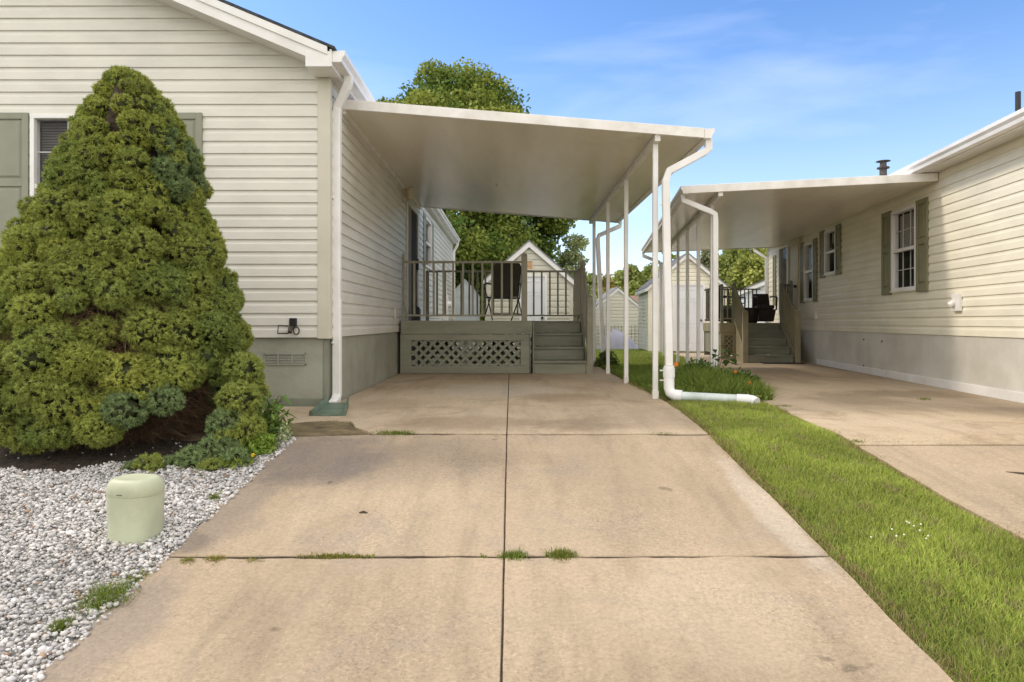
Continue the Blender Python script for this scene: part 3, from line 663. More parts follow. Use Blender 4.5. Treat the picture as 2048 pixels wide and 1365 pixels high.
# ------------------------------------------------------------------ deck pieces
def newel(parent, x, y, z0, z1, w=0.045, mat=None):
    m = MB(); m.box(x-w, x+w, y-w, y+w, z0, z1-0.05)
    m.prism([(x+w*math.cos(t)*1.0, y-w, z1-0.05+0.05*math.sin(t)) for t in [math.pi*k/8 for k in range(9)]], (0, 2*w, 0))
    return m.build('newel_post', mat or M['rail'], parent, bevel=0.004, seg=1)
def railing(parent, a, b, zt_a, zb_a, zt_b, zb_b, n, mat=None, bw=0.016, rw=0.04, rh=0.035, bmat=None):
    """a,b (x,y)"""
    mat = mat or M['rail']; m = MB()
    m.beam((a[0], a[1], zt_a-rh/2), (b[0], b[1], zt_b-rh/2), rw, rh); m.beam((a[0], a[1], zb_a), (b[0], b[1], zb_b), rw*0.8, rh*0.8)
    r = m.build('railing', mat, parent, bevel=0.002, seg=1)
    for k in range(1, n+1):
        t = k/(n+1); x = a[0]+(b[0]-a[0])*t; y = a[1]+(b[1]-a[1])*t
        m = MB(); m.box(x-bw, x+bw, y-bw*0.8, y+bw*0.8, zb_a+(zb_b-zb_a)*t, zt_a+(zt_b-zt_a)*t-rh+0.004); m.build('baluster', bmat or mat, r)
    return r
def stairs(parent, x0, x1, y0, zf, n, run, mat):
    h = zf/n
    for k in range(n):
        m = MB(); y = y0+k*run
        m.box(x0, x1, y, y+0.02, k*h+0.004, (k+1)*h-0.034)
        if k < n-1: m.box(x0-0.004, x1+0.004, y-0.034, y+run+0.001, (k+1)*h-0.033, (k+1)*h)
        m.build('step', mat, parent, bevel=0.004, seg=1)
def lattice(parent, x0, x1, y, z0, z1, mat, w=0.030, sp=0.105):
    m = MB()
    for s, yo in ((1, 0.0), (-1, 0.008)):
        k = x0-(z1-z0)-0.2
        while k < x1+(z1-z0)+0.2:
            # line x = k + s*(z-z0)
            za, zb = z0, z1
            xa = k if s > 0 else k+(z1-z0); f = lambda z: (k+(z-z0)) if s > 0 else (k+(z1-z0)-(z-z0))
            # clip in x
            pts = []
            ts = [0, 1]
            X0, X1 = f(z0), f(z1)
            t0, t1 = 0.0, 1.0
            if X1 != X0:
                ta, tb = sorted(((x0-X0)/(X1-X0), (x1-X0)/(X1-X0))); t0, t1 = max(0, ta), min(1, tb)
            if t1-t0 > 0.05:
                m.beam((X0+(X1-X0)*t0, y+yo, z0+(z1-z0)*t0), (X0+(X1-X0)*t1, y+yo, z0+(z1-z0)*t1), 0.007, w, up=(0, 1, 0)) if False else m.prism(
                    [(X0+(X1-X0)*t0-w*0.7, y+yo, z0+(z1-z0)*t0), (X0+(X1-X0)*t0+w*0.7, y+yo, z0+(z1-z0)*t0), (X0+(X1-X0)*t1+w*0.7, y+yo, z0+(z1-z0)*t1), (X0+(X1-X0)*t1-w*0.7, y+yo, z0+(z1-z0)*t1)], (0, 0.007, 0))
            k += sp
    return m.build('lattice', mat, parent)
# LEFT DECK
ZF = 0.825; DY = 10.5; BY = 12.62
dk = thing('porch_deck', 'olive-grey painted porch deck with lattice skirt, railings and four steps under the near carport', 'deck', (-0.3, DY, 0))
dmat = M['deck']
m = MB()
y = DY+0.0
while y < BY-0.05:
    x1 = 0.32 if y < 11.34 else 1.20
    m.box(HX+0.06, x1, y+0.002, min(y+0.138, BY), ZF-0.028, ZF); y += 0.14
m.build('floor_boards', dmat, dk)
m = MB(); m.box(HX+0.05, 0.325, DY-0.03, DY-0.001, ZF-0.205, ZF+0.001); m.build('rim_board', dmat, dk, bevel=0.003)
m = MB(); z0, z1 = 0.012, ZF-0.21; pz0 = 0.13; pz1 = z1-0.095
px0, px1 = HX+0.04, 0.28; lx0, lx1 = (823-1022)/130, (1041-1022)/130
m.box(px0, px1, DY-0.022, DY-0.004, pz1, z1); m.box(px0, px1, DY-0.020, DY-0.004, z0, pz0)
m.box(px0, lx0, DY-0.021, DY-0.004, pz0+0.001, pz1-0.001); m.box(lx1, px1, DY-0.021, DY-0.004, pz0+0.001, pz1-0.001)
sk = m.build('skirt_panel', dmat, dk, bevel=0.003, seg=1)
lattice(sk, lx0, lx1, DY+0.0, pz0, pz1, dmat, w=0.042, sp=0.144)
lattice(sk, HX+0.06, 1.18, BY-0.03, 0.03, ZF-0.19, dmat, w=0.05, sp=0.150)  # rear lattice added to darken what shows through the front lattice
MB().box(1.165, 1.18, 11.45, BY-0.06, 0.05, ZF-0.03).build('side_light_block', dmat, dk)  # side panel added to keep light out from under the deck
m = MB()
for x in (HX+0.08, -0.7, 0.26): m.box(x-0.045, x+0.045, DY+0.05, DY+0.14, 0, ZF-0.03)
for x in (HX+0.08, -0.2, 1.12): m.box(x-0.045, x+0.045, BY-0.14, BY-0.05, 0, ZF-0.03)
for yy in (DY+0.14, 11.3, 12.0, BY-0.1): m.box(HX+0.06, 1.15 if yy > 11.34 else 0.30, yy, yy+0.04, ZF-0.18, ZF-0.029)
m.build('understructure', dmat, dk)
MB().box(0.335, 0.352, DY-0.01, 11.34, 0.01, ZF-0.02).build('stringer', dmat, dk); m = MB(); m.prism([(1.155, DY-0.0, 0.005), (1.155, 11.5, 0.005), (1.155, 11.5, ZF-0.03), (1.155, 11.30, ZF-0.03), (1.155, DY, 0.18)], (0.025, 0, 0)); m.build('stringer', dmat, dk)
stairs(dk, 0.356, 1.15, DY, ZF, 4, 0.28, dmat)
newel(dk, HX+0.08, DY+0.02, ZF, 1.86, 0.02); newel(dk, 0.205, DY+0.02, ZF-0.2, 1.865)
newel(dk, 1.215, DY+0.04, 0, 1.18); newel(dk, 1.195, 11.40, 0, 1.84, 0.04)
newel(dk, HX+0.20, BY-0.04, ZF, 1.76, 0.03); newel(dk, 1.19, BY-0.03, ZF, 1.78, 0.03)
railing(dk, (HX+0.10, DY+0.02), (0.16, DY+0.02), 1.745, 0.905, 1.745, 0.905, 11)
railing(dk, (HX+0.23, BY-0.04), (1.16, BY-0.04), 1.755, 0.925, 1.755, 0.925, 17)
railing(dk, (1.19, 11.45), (1.19, BY-0.05), 1.75, 0.925, 1.75, 0.925, 6)
railing(dk, (1.20, 11.36), (1.212, DY+0.08), 1.76, 0.94, 1.10, 0.30, 5)
# chair on left deck
def sling_chair(name, label, x, y, z, rz_, mat_s, mat_f, group=None):
    FR.append(Frame((x, y, z), rz_))
    c = thing(name, label, 'patio chair', (0, 0, 0), group)
    m = MB(); n = 8
    back = [(-0.02-0.06*0, 0)] 
    def grid(pts_l, w):  # sling as thin curved panel; pts (y,z)
        mm = MB(); t = 0.012
        for (a, b) in zip(pts_l[:-1], pts_l[1:]):
            wa = a[2]; wb = b[2]
            mm.add([(-wa, a[0], a[1]), (wa, a[0], a[1]), (wb, b[0], b[1]), (-wb, b[0], b[1]), (-wa, a[0]+t*0.8, a[1]-t*0.5), (wa, a[0]+t*0.8, a[1]-t*0.5), (wb, b[0]+t*0.8, b[1]-t*0.5), (-wb, b[0]+t*0.8, b[1]-t*0.5)], [(0, 1, 2, 3), (7, 6, 5, 4), (0, 4, 5, 1), (1, 5, 6, 2), (2, 6, 7, 3), (3, 7, 4, 0)])
        return mm
    # chair faces +y ; back at -y
    bk = [(-0.17, 0.40, 0.225), (-0.20, 0.55, 0.235), (-0.235, 0.72, 0.24), (-0.28, 0.88, 0.235), (-0.295, 0.93, 0.215), (-0.303, 0.955, 0.17)]
    st = [(-0.17, 0.39, 0.225), (0.0, 0.37, 0.225), (0.20, 0.40, 0.225), (0.27, 0.415, 0.215)]
    grid(bk, 0).build('backrest', mat_s, c); grid(st, 0).build('seat', mat_s, c)
    m = MB()
    for s in (-1, 1):
        m.tube([(s*0.245, 0.26, 0.40), (s*0.245, -0.16, 0.37), (s*0.25, -0.24, 0.70), (s*0.24, -0.30, 0.93)], 0.011, 8)
        m.tube([(s*0.27, -0.21, 0.60), (s*0.285, 0.0, 0.625), (s*0.285, 0.22, 0.60), (s*0.28, 0.25, 0.575)], 0.015, 8)
    m.tube([(-0.24, -0.16, 0.375), (0.24, -0.16, 0.375)], 0.010, 8); m.tube([(-0.24, 0.25, 0.40), (0.24, 0.25, 0.40)], 0.010, 8)
    m.build('frame', mat_f, c)
    for s in (-1, 1):
        MB().tube([(s*0.275, 0.20, 0.60), (s*0.265, -0.05, 0.35), (s*0.26, -0.28, 0.01)], 0.011, 8).build('leg', mat_f, c)
        MB().tube([(s*0.25, -0.12, 0.38), (s*0.25, 0.10, 0.18), (s*0.25, 0.30, 0.01)], 0.011, 8).build('leg', mat_f, c)
    MB().tube([(-0.25, 0.22, 0.09), (0.25, 0.22, 0.09)], 0.009, 8).build('stretcher', mat_f, c)
    MB().tube([(-0.25, -0.22, 0.11), (0.25, -0.22, 0.11)], 0.009, 8).build('stretcher', mat_f, c)
    FR.pop(); return c
sling_chair('patio_chair', 'dark brown sling patio chair standing behind the railing of the near deck', -0.14, 11.45, ZF, R(18), M['sling'], M['bronze'])
# small dark box by the door on deck
m = MB(); m.box(-1.56, -1.47, 11.0, 11.12, ZF, ZF+0.20); m.box(-1.545, -1.485, 11.02, 11.10, ZF+0.20, ZF+0.225)
tag(m.build('door_stop_box', M['black'], at=(-1.515, 11.06, ZF), bevel=0.01), 'small black box on the near deck against the house wall by the storm door', 'box')

# ------------------------------------------------------------------ RIGHT HOUSE frame
FA = Frame((4.224, 0, 0), -math.atan(0.123))
FR.append(FA)
kk = math.sqrt(1+0.123**2)
Z = lambda y: y*kk              # depth on wall -> local y
RH0, RH1 = 3.6, Z(16.66)
rh = thing('mobile_home', 'yellow-cream vinyl sided mobile home with grey skirting and olive shutters, at the right', 'house', (3.0, Z(9), 0))
Pr = lambda u, o, z: (-o, u, z)
SR = 0.645; ER = 2.64
wins = [(Z(8.93), Z(9.68), 1.235, 2.355), (Z(11.92), Z(12.50), 1.66, 2.46), (Z(13.15), Z(13.72), 1.23, 2.37)]
drs = [(Z(14.1), Z(14.86), 0.78, 2.52), (Z(14.90), Z(15.60), 0.95, 2.50)]
m = MB()
siding(m, Pr, lambda z: RH0, lambda z: RH1, SR, ER, 0.112, out=0.012, holes=wins+drs)
m.build('side_siding', M['siding_y'], rh, recalc=False)
m = MB(); m.box(0.02, 6, RH0, RH0+0.05, SR, ER); m.box(0.02, 6.0, RH1-0.06, RH1, SR, ER); m.box(6.0, 6.05, RH0, RH1, SR, ER)
m.prism([(0.0, RH0, ER), (6.05, RH0, ER), (3.0, RH0, ER+1.0)], (0, 0.05, 0)); m.build('end_wall', M['siding_y'], rh)
m = MB(); m.box(-0.022, 0.06, RH1-0.07, RH1+0.02, SR-0.01, ER); m.build('corner_trim', M['corner'], rh)
m = MB(); m.box(-0.0, 0.08, RH0, RH1-0.01, -0.10, SR-0.003); sk = m.build('side_skirting', M['skirt_r'], rh)
m = MB()
for u, z in ((Z(9.94)+0.1, .52), (Z(9.94)+0.1, .10), (Z(10.72), .53), (Z(10.72), .12)): m.box(-0.012, -0.001, u-0.012, u+0.012, z-0.012, z+0.012)
m.build('bolt', M['bronze'], sk)
m = MB(); m.box(-0.02, -0.002, RH0, Z(12.95), 0.002, 0.105); m.build('base_trim', M['white'], rh, bevel=0.003)
m = MB()   # roof
exr = -0.24
m.prism([(exr, RH0-0.25, ER+0.10), (3.0, RH0-0.25, ER+0.10+3.24*0.35), (6.3, RH0-0.25, ER+0.10), (6.3, RH0-0.25, ER+0.13), (3.0, RH0-0.25, ER+0.13+3.24*0.35), (exr, RH0-0.25, ER+0.13)], (0, RH1-RH0+0.5, 0)); m.build('roof', M['shingle_g'], rh)
m = MB(); m.box(exr+0.02, 0.0, RH0-0.2, RH1+0.2, ER+0.0, ER+0.012); m.build('soffit', M['soffit'], rh)
m = MB(); m.box(exr, exr+0.019, RH0-0.2, RH1+0.2, ER-0.01, ER+0.10); m.build('fascia', M['white'], rh)
m = MB(); gutter(m, exr-0.001, RH0-0.2, RH1+0.2, ER+0.0, -1, w=0.11, h=0.10); m.build('gutter', M['white'], rh)
dspout([(exr-0.05, RH1+0.1, ER+0.02), (exr-0.05, RH1+0.1, ER-0.08), (-0.05, RH1-0.05, ER-0.28), (-0.05, RH1-0.05, 0.1)], rh)
sh = M['shutter_r']
window(Pr, *wins[0], rh, grid=(3, 2), blind='half'); window(Pr, *wins[1], rh, grid=(1, 1), blind=False, curtain=True); window(Pr, *wins[2], rh, grid=(1, 1), blind=False, curtain=True)
for (a, b, c, d_), sw in zip(wins, (0.30, 0.24, 0.22)):
    shutter(Pr, a-0.012-sw, a-0.012, c-0.04, d_+0.03, rh, sh); shutter(Pr, b+0.012, b+0.012+sw, c-0.04, d_+0.03, rh, sh)
shutter(Pr, Z(15.85), Z(16.1), 1.2, 2.37, rh, sh)
window(Pr, *drs[1], rh, grid=(1, 1), blind=False, rail=0.99)
a, b = drs[0][0], drs[0][1]; m = MB()
bxs(m, Pr, a, a+.08, .78, 2.52, -.05, .035); bxs(m, Pr, b-.08, b, .78, 2.52, -.05, .035); bxs(m, Pr, a+.08, b-.08, 2.42, 2.52, -.05, .035); m.build('door_frame', M['tan'], rh, bevel=0.003)
m = MB(); bxs(m, Pr, a+.08, b-.08, .78, 2.42, -.05, .012); bxs(m, Pr, a+.13, b-.13, .9, 2.34, .012, .02); dd = m.build('door', M['tan'], rh, bevel=0.003)
m = MB(); m.tube([(-0.012, a+0.16, 1.55), (-0.07, a+0.16, 1.55)], 0.03, 12); m.build('door_knob', M['black'], dd, smooth=True)
m = MB(); bxs(m, Pr, Z(7.83), Z(7.99), 0.93, 1.13, 0.008, 0.05); pb = m.build('hose_box', M['white'], rh, bevel=0.006)
m = MB(); m.tube([(-0.05, Z(7.93), 1.03), (-0.09, Z(7.95), 1.0)], 0.035, 12); m.build('valve', M['white_worn'], pb, smooth=True)
m = MB(); bxs(m, Pr, Z(12.95), Z(13.06), 0.86, 1.02, 0.01, 0.035); m.build('outlet_cover', M['white_worn'], rh, bevel=0.006)
m = MB(); bxs(m, Pr, Z(13.86), Z(13.96), 2.40, 2.54, 0.01, 0.08); m.build('porch_light', M['tan'], rh, bevel=0.01)
# flue pipes on roof
def flue(name, lx, ly, z0, z1, fancy):
    m = MB(); zz = z0
    m.tube([(lx, ly, z0), (lx, ly, z1-0.16 if fancy else z1)], 0.058 if fancy else 0.028, 14)
    if fancy:
        m.lathe((lx, ly, z1-0.17), [(0.06, 0), (0.10, 0.01), (0.10, 0.03), (0.055, 0.045), (0.05, 0.12)], 14)
        m.lathe((lx, ly, z1-0.055), [(0.03, 0), (0.115, 0.015), (0.115, 0.022), (0.03, 0.035)], 12)
    return m.build(name, M['rust'] if fancy else M['black'], rh)
flue('flue_pipe', 0.72, 11.9, ER+0.3, 3.60, True)
flue('vent_pipe', 0.62, Z(7.9), ER+0.3, 3.44, False)
# carport on the right house
cpr, zur = carport('carport', 'white carport roof with six thin posts on the yellow-cream house, beyond the grass strip', (-1.5, 12.5, 0), -0.02, -3.0, 8.36*kk, 15.85*kk, 2.545, 0.028, -2.60, [8.70*kk+0.33, 9.94*kk+0.33, 11.2*kk+0.33, 12.55*kk+0.33, 13.9*kk+0.33, 15.25*kk+0.33], -1, beamh=0.06)
yd = 8.36*kk+0.12
dspout([(-3.06, yd, zur(-3.0)), (-3.06, yd, zur(-3.0)-0.08), (-2.72, yd, zur(-3.0)-0.23), (-2.655, yd, zur(-3.0)-0.27), (-2.652, yd, zur(-3.0)-0.33), (-2.65, yd, 0.12), (-2.70, yd-0.12, 0.04)], cpr, rect=(0.07, 0.05))
yd = 15.85*kk-0.15
dspout([(-3.06, yd, zur(-3.0)), (-3.06, yd, zur(-3.0)-0.10), (-2.7, yd, zur(-3.0)-0.25), (-2.66, yd, zur(-3.0)-0.30), (-2.66, yd, 0.1)], cpr)

# RIGHT DECK (local coords in FA): x offset from wall negative
def loc(Xw, Yw):
    v = Vector((Xw-4.224, Yw)); c, s = math.cos(-FA.rot), math.sin(-FA.rot)
    return (c*v.x-s*v.y, s*v.x+c*v.y)
l1 = loc(4.63, 13.5); l2 = loc(5.55, 13.5)
ZR = 0.785; sy = l1[1]-0.03; sxa, sxb = l1[0]+0.05, l2[0]+0.0
run = 0.26; dyr = sy+4*run; dye = dyr+2.25; dxl = sxa-0.34
dr = thing('porch_deck', 'olive porch deck with five steps and black back railing beside the yellow-cream house', 'deck', (-1, dyr, 0))
m = MB(); y = dyr
while y < dye-0.05: m.box(dxl, -0.03, y+0.002, y+0.138, ZR-0.028, ZR); y += 0.14
m.build('floor_boards', M['deck_l'], dr)
m = MB(); m.box(dxl, sxa-0.03, dyr-0.03, dyr-0.001, ZR-0.20, ZR+0.001); m.box(sxb+0.03, -0.03, dyr-0.03, dyr-0.001, ZR-0.20, ZR+0.001); m.box(dxl-0.02, dxl, dyr, dye, ZR-0.20, ZR); m.build('rim_board', M['deck_l'], dr)
MB().box(sxb+0.03, -0.03, dyr-0.02, dyr-0.002, 0.01, ZR-0.205).build('skirt_panel', M['deck_l'], dr); m = MB(); m.box(dxl, dxl+0.07, dyr-0.02, dyr-0.002, 0.01, ZR-0.205); m.box(sxa-0.10, sxa-0.03, dyr-0.02, dyr-0.002, 0.01, ZR-0.205)
m.box(dxl+0.071, sxa-0.101, dyr-0.02, dyr-0.003, 0.01, 0.08); m.box(dxl+0.071, sxa-0.101, dyr-0.02, dyr-0.003, ZR-0.27, ZR-0.206)
sk = m.build('skirt_panel', M['deck_l'], dr); lattice(sk, dxl+0.07, sxa-0.10, dyr, 0.08, ZR-0.27, M['deck_l'])
m = MB(); m.box(dxl, -0.05, dye-0.05, dye-0.01, 0.0, ZR-0.03); m.box(dxl+0.02, dxl+0.05, dyr+0.05, dye-0.06, 0.1, ZR-0.21); m.build('understructure', M['deck'], dr)
stairs(dr, sxa, sxb, sy, ZR, 5, run, M['deck'])
for xx in (sxa-0.035, sxb+0.010): MB().prism([(xx, sy-0.03, 0.003), (xx, dyr, 0.003), (xx, dyr, ZR-0.03), (xx, dyr-0.1, ZR), (xx, sy-0.03, 0.20)], (0.025, 0, 0)).build('stringer', M['deck_l'], dr)
xl, xr = sxa-0.06, sxb+0.06
newel(dr, xl, sy-0.02, 0, 1.04, 0.05, M['deck_l']); newel(dr, xr, sy-0.02, 0, 1.04, 0.05, M['deck_l'])
newel(dr, xl, dyr+0.03, 0.3, 1.65, 0.04, M['deck']); newel(dr, xr, dyr+0.03, 0.3, 1.65, 0.04, M['deck'])
newel(dr, -0.09, dyr+0.03, 0, 1.68, 0.03, M['deck']); newel(dr, dxl+0.03, dyr+0.03, 0.3, 1.62, 0.03, M['deck'])
for xx in (xl, xr): railing(dr, (xx, sy+0.02), (xx, dyr), 1.0, 0.24, 1.58, 0.86, 9, M['deck_l'], bw=0.012)
railing(dr, (xr+0.04, dyr+0.03), (-0.12, dyr+0.03), 1.60, 0.88, 1.60, 0.88, 2, M['bronze'], bw=0.012)
railing(dr, (dxl+0.05, dyr+0.03), (xl-0.04, dyr+0.03), 1.56, 0.88, 1.56, 0.88, 1, M['deck_l'], bw=0.012)
railing(dr, (dxl+0.02, dye-0.03), (-0.2, dye-0.03), 1.62, 0.84, 1.62, 0.84, 13, M['bronze'], bw=0.012, rw=0.03, rh=0.03)
railing(dr, (dxl+0.02, dyr+0.06), (dxl+0.02, dye-0.05), 1.60, 0.86, 1.60, 0.86, 10, M['bronze'], bw=0.012)
# furniture on right deck
def tub_chair(name, label, x, y, z, mat, seat_h=0.40, back_h=0.95, w=0.30, cush=None, rot=0):
    wp = FR[-1].pt((x, y, z)); FR.append(Frame(wp, FR[-1].rot+rot))
    c = thing(name, label, 'patio chair', (0, 0, 0))
    m = MB(); m.prism([(-w*0.8, -0.26, 0.03), (w*0.8, -0.26, 0.03), (w, -0.30, seat_h-0.06), (-w, -0.30, seat_h-0.06)], (0, 0.52, 0)); m.build('base', mat, c, bevel=0.02)
    m = MB(); m.box(-w*0.85, w*0.85, -0.28, 0.20, seat_h-0.058, seat_h+0.03); m.build('seat', cush or mat, c, bevel=0.025)
    m = MB(); m.prism([(-w, 0.20, seat_h-0.05), (w, 0.20, seat_h-0.05), (w*0.95, 0.30, back_h), (-w*0.95, 0.30, back_h)], (0, 0.06, 0.0)); m.build('backrest', cush or mat, c, bevel=0.025)
    for s in (-1, 1):
        m = MB(); m.tube([(s*w, -0.30, seat_h-0.08), (s*w*1.05, -0.31, seat_h+0.20), (s*w*1.05, 0.0, seat_h+0.23), (s*w*1.02, 0.24, seat_h+0.22)], 0.018, 8); m.build('armrest', mat, c)
    FR.pop(); return c
tub_chair('patio_chair', 'dark brown resin armchair at the right end of the neighbouring deck, facing the steps', sxb-0.14, dyr+0.75, ZR, M['wicker'], 0.36, 0.66, 0.19)
tub_chair('patio_chair', 'dark patio chair with a green cushion behind the left newel post of the neighbouring deck', sxa-0.05, dyr+0.75, ZR, M['bronze'], 0.36, 0.86, 0.22, M['cushion'], rot=R(60))
m = MB(); m.lathe((sxb-0.50, dyr+0.45, ZR), [(0.14, 0), (0.15, 0.02), (0.19, 0.30), (0.205, 0.305), (0.205, 0.33), (0.18, 0.335), (0.17, 0.28)], 18)
tag(m.build('planter', M['wicker'], at=(sxb-0.50, dyr+0.45, ZR), smooth=True), 'dark brown round tub planter at the top of the neighbouring steps', 'planter')
m = MB(); cx_, cy_ = sxa+0.16, dyr+0.85
m.tube([(cx_, cy_, ZR+0.02), (cx_, cy_, ZR+0.42)], 0.016, 8); m.lathe((cx_, cy_, ZR+0.42), [(0.02, 0), (0.17, 0.005), (0.17, 0.022), (0.02, 0.025)], 20); m.lathe((cx_, cy_, ZR), [(0.16, 0), (0.16, 0.015), (0.03, 0.04)], 20)
tag(m.build('side_table', M['black'], at=(cx_, cy_, ZR)), 'small round black side table behind the left stair rail of the neighbouring deck', 'side table')
m = MB(); m.box(sxa+0.22, sxb+0.12, sy-0.36, sy-0.05, 0.004, 0.016); tag(m.build('door_mat', M['mat'], at=((sxa+sxb)/2, sy-0.2, 0)), 'flat black rubber mat on the concrete at the foot of the neighbouring steps', 'mat')
FR.pop()

# ------------------------------------------------------------------ SHEDS
def shed(name, label, x, y, z, rot, w, d, ze, zp, mat, door=None, vent=None, course=0.15, win=False, rake=0.10, roofmat=None, ov=0.08, cat='shed', trim='white'):
    """origin: centre of the front wall base; z values above origin"""
    FR.append(Frame((x, y, z), rot)); s = thing(name, label, cat, (0, 0, 0)); h = w/2; sl = (zp-ze)/(h+ov)
    zE = ze+ov*sl
    P = lambda u, o, zz: (u, -o, zz)
    hl = [(door[0], door[1], 0.05, door[2])] if door else []
    m = MB(); siding(m, P, lambda z_: -h if z_ < zE else min(-h+(z_-zE)/sl, 0), lambda z_: h if z_ < zE else max(h-(z_-zE)/sl, 0), 0.02, zE+h*sl-0.001, course, out=0.022, holes=hl); m.build('front_wall', mat, s, recalc=False)
    Pl = lambda u, o, zz: (-h-o, u, zz)
    m = MB(); siding(m, Pl, lambda z_: 0, lambda z_: d, 0.02, zE, course, out=0.022); m.build('side_wall', mat, s, recalc=False)
    Pq = lambda u, o, zz: (h+o, u, zz)
    m = MB(); siding(m, Pq, lambda z_: 0, lambda z_: d, 0.02, zE, course, out=0.022); m.build('side_wall', mat, s, recalc=False)
    m = MB(); m.prism([(-h, d, 0), (h, d, 0), (h, d, zE), (0, d, zE+h*sl), (-h, d, zE)], (0, 0.02, 0)); m.build('rear_wall', mat, s)
    m = MB(); r = 0.06
    for sg in (-1, 1):
        m.prism([(sg*(h+ov), -ov-0.02, ze+rake), (0, -ov-0.02, zp+rake), (0, -ov-0.02, zp+rake+0.035), (sg*(h+ov), -ov-0.02, ze+rake+0.035)], (0, d+2*ov, 0))
    m.build('roof', roofmat or M['shingle_g'], s)
    m = MB()
    for sg in (-1, 1): m.prism([(sg*(h+ov-0.005), -ov, ze-0.01), (0, -ov, zp-0.03), (0, -ov, zp+rake-0.002), (sg*(h+ov-0.005), -ov, ze+rake-0.002)], (0, 0.03, 0)); m.box(sg*(h+ov)-0.012, sg*(h+ov)+0.012, -ov+0.03, d+ov-0.02, ze-0.01, ze+rake)
    m.build('rake_trim', M[trim], s)
    for sg in (-1, 1): MB().box(sg*h-0.05, sg*h+0.05, -0.022, 0.05, 0.02, zE).build('corner_trim', mat, s)
    if door:
        a, b, t = door; m = MB()
        m.box(a, a+.06, -0.03, 0.04, 0.05, t); m.box(b-.06, b, -0.03, 0.04, 0.05, t); m.box(a+.06, b-.06, -0.03, 0.04, t-.07, t); f = m.build('door_frame', M['white'], s)
        m = MB(); m.box(a+.06, b-.06, 0.0, 0.03, 0.05, t-.07)
        dw = (b-a-.12); 
        for cx in (a+.06+dw*.29, a+.06+dw*.71):
            for c0, c1 in ((0.12, 0.36), (0.42, 0.76), (0.80, 0.94)):
                q = .05+(t-.12)*c0; q1 = .05+(t-.12)*c1; hw = dw*.16
                for u0_, u1_, z0_, z1_ in ((cx-hw, cx+hw, q, q+.012), (cx-hw, cx+hw, q1-.012, q1), (cx-hw, cx-hw+.012, q, q1), (cx+hw-.012, cx+hw, q, q1)): m.box(u0_, u1_, -0.014, 0.0, z0_, z1_)
        dd = m.build('door', M['doorw'], s)
        m = MB(); m.tube([(b-.13, 0.0, 1.0), (b-.13, -0.06, 1.0)], 0.035, 10); m.build('door_knob', M['black'], dd)
    if vent:
        zc, vw, vh = vent; m = MB()
        m.box(-vw/2-.03, vw/2+.03, -0.035, 0.0, zc-vh/2-.03, zc-vh/2); m.box(-vw/2-.03, vw/2+.03, -0.035, 0.0, zc+vh/2, zc+vh/2+.03); m.box(-vw/2-.03, -vw/2, -0.035, 0, zc-vh/2, zc+vh/2); m.box(vw/2, vw/2+.03, -0.035, 0, zc-vh/2, zc+vh/2)
        f = m.build('vent', M['corner'], s); m = MB(); k = 6
        m.quad((-vw/2, -0.016, zc-vh/2), (vw/2, -0.016, zc-vh/2), (vw/2, -0.016, zc+vh/2), (-vw/2, -0.016, zc+vh/2))
        for i in range(k):
            q = zc-vh/2+vh*i/k; m.quad((-vw/2, -0.032, q), (vw/2, -0.032, q), (vw/2, -0.017, q+vh/k*.9), (-vw/2, -0.017, q+vh/k*.9))
        m.build('louvre', M['orange_vent'], f, recalc=False)
    if win:
        m = MB(); a, b, c, e_ = win
        for q in ((a, b, c, c+.05), (a, b, e_-.05, e_), (a, a+.05, c, e_), (b-.05, b, c, e_), (a, b, (c+e_)/2-.02, (c+e_)/2+.02)): m.box(-h-.03, -h+0.0, q[0], q[1], q[2], q[3])
        f = m.build('window', M['white'], s); m = MB(); m.box(-h-.017, -h-.001, a+.05, b-.05, c+.05, e_-.05); m.build('pane', M['blind'], f)
    FR.pop(); return s
sc_ = 74.0; ys_ = 1365/sc_
shed('garden_shed', 'cream gabled shed with white six-panel door and small tan vent, behind the near deck', (1058-1022)/sc_, ys_, -0.08, 0, 2.28, 3.0, 1.86, 2.93, M['siding_pale'], door=((1039-1058)/sc_, (1094-1058)/sc_, 2.18), vent=(2.42, 0.17, 0.21), course=0.16, rake=0.13, ov=0.10)
shed('garden_shed', 'yellow-cream gabled shed with a white door and side window, beyond the white carport posts', (1374-1022)/63.2, 21.6, -0.14, -R(4.5), 2.34, 3.2, 1.92, 3.02, M['siding_y'], door=((1345-1374)/63.2, (1409-1374)/63.2, 2.17), course=0.125, win=(1.0, 1.9, 0.9, 2.0) , rake=0.10, ov=0.12)
shed('garden_shed', 'beige sided gabled shed in the distance behind the covered grill and wire trellis', (1236-1022)/45.5, 30, -0.36, 0, 2.06, 3.0, 1.66, 2.58, M['siding_pale'], course=0.15, rake=0.12, ov=0.05)
shed('plastic_shed', 'small pale blue-grey plastic shed seen through the left part of the deck railing', (930-1022)/60., 22.7, -0.18, 0.15, 0.88, 1.2, 1.80, 2.32, M['plasticshed'], course=0.6, rake=0.06, ov=0.03, roofmat=M['plasticshed'], trim='plasticshed')
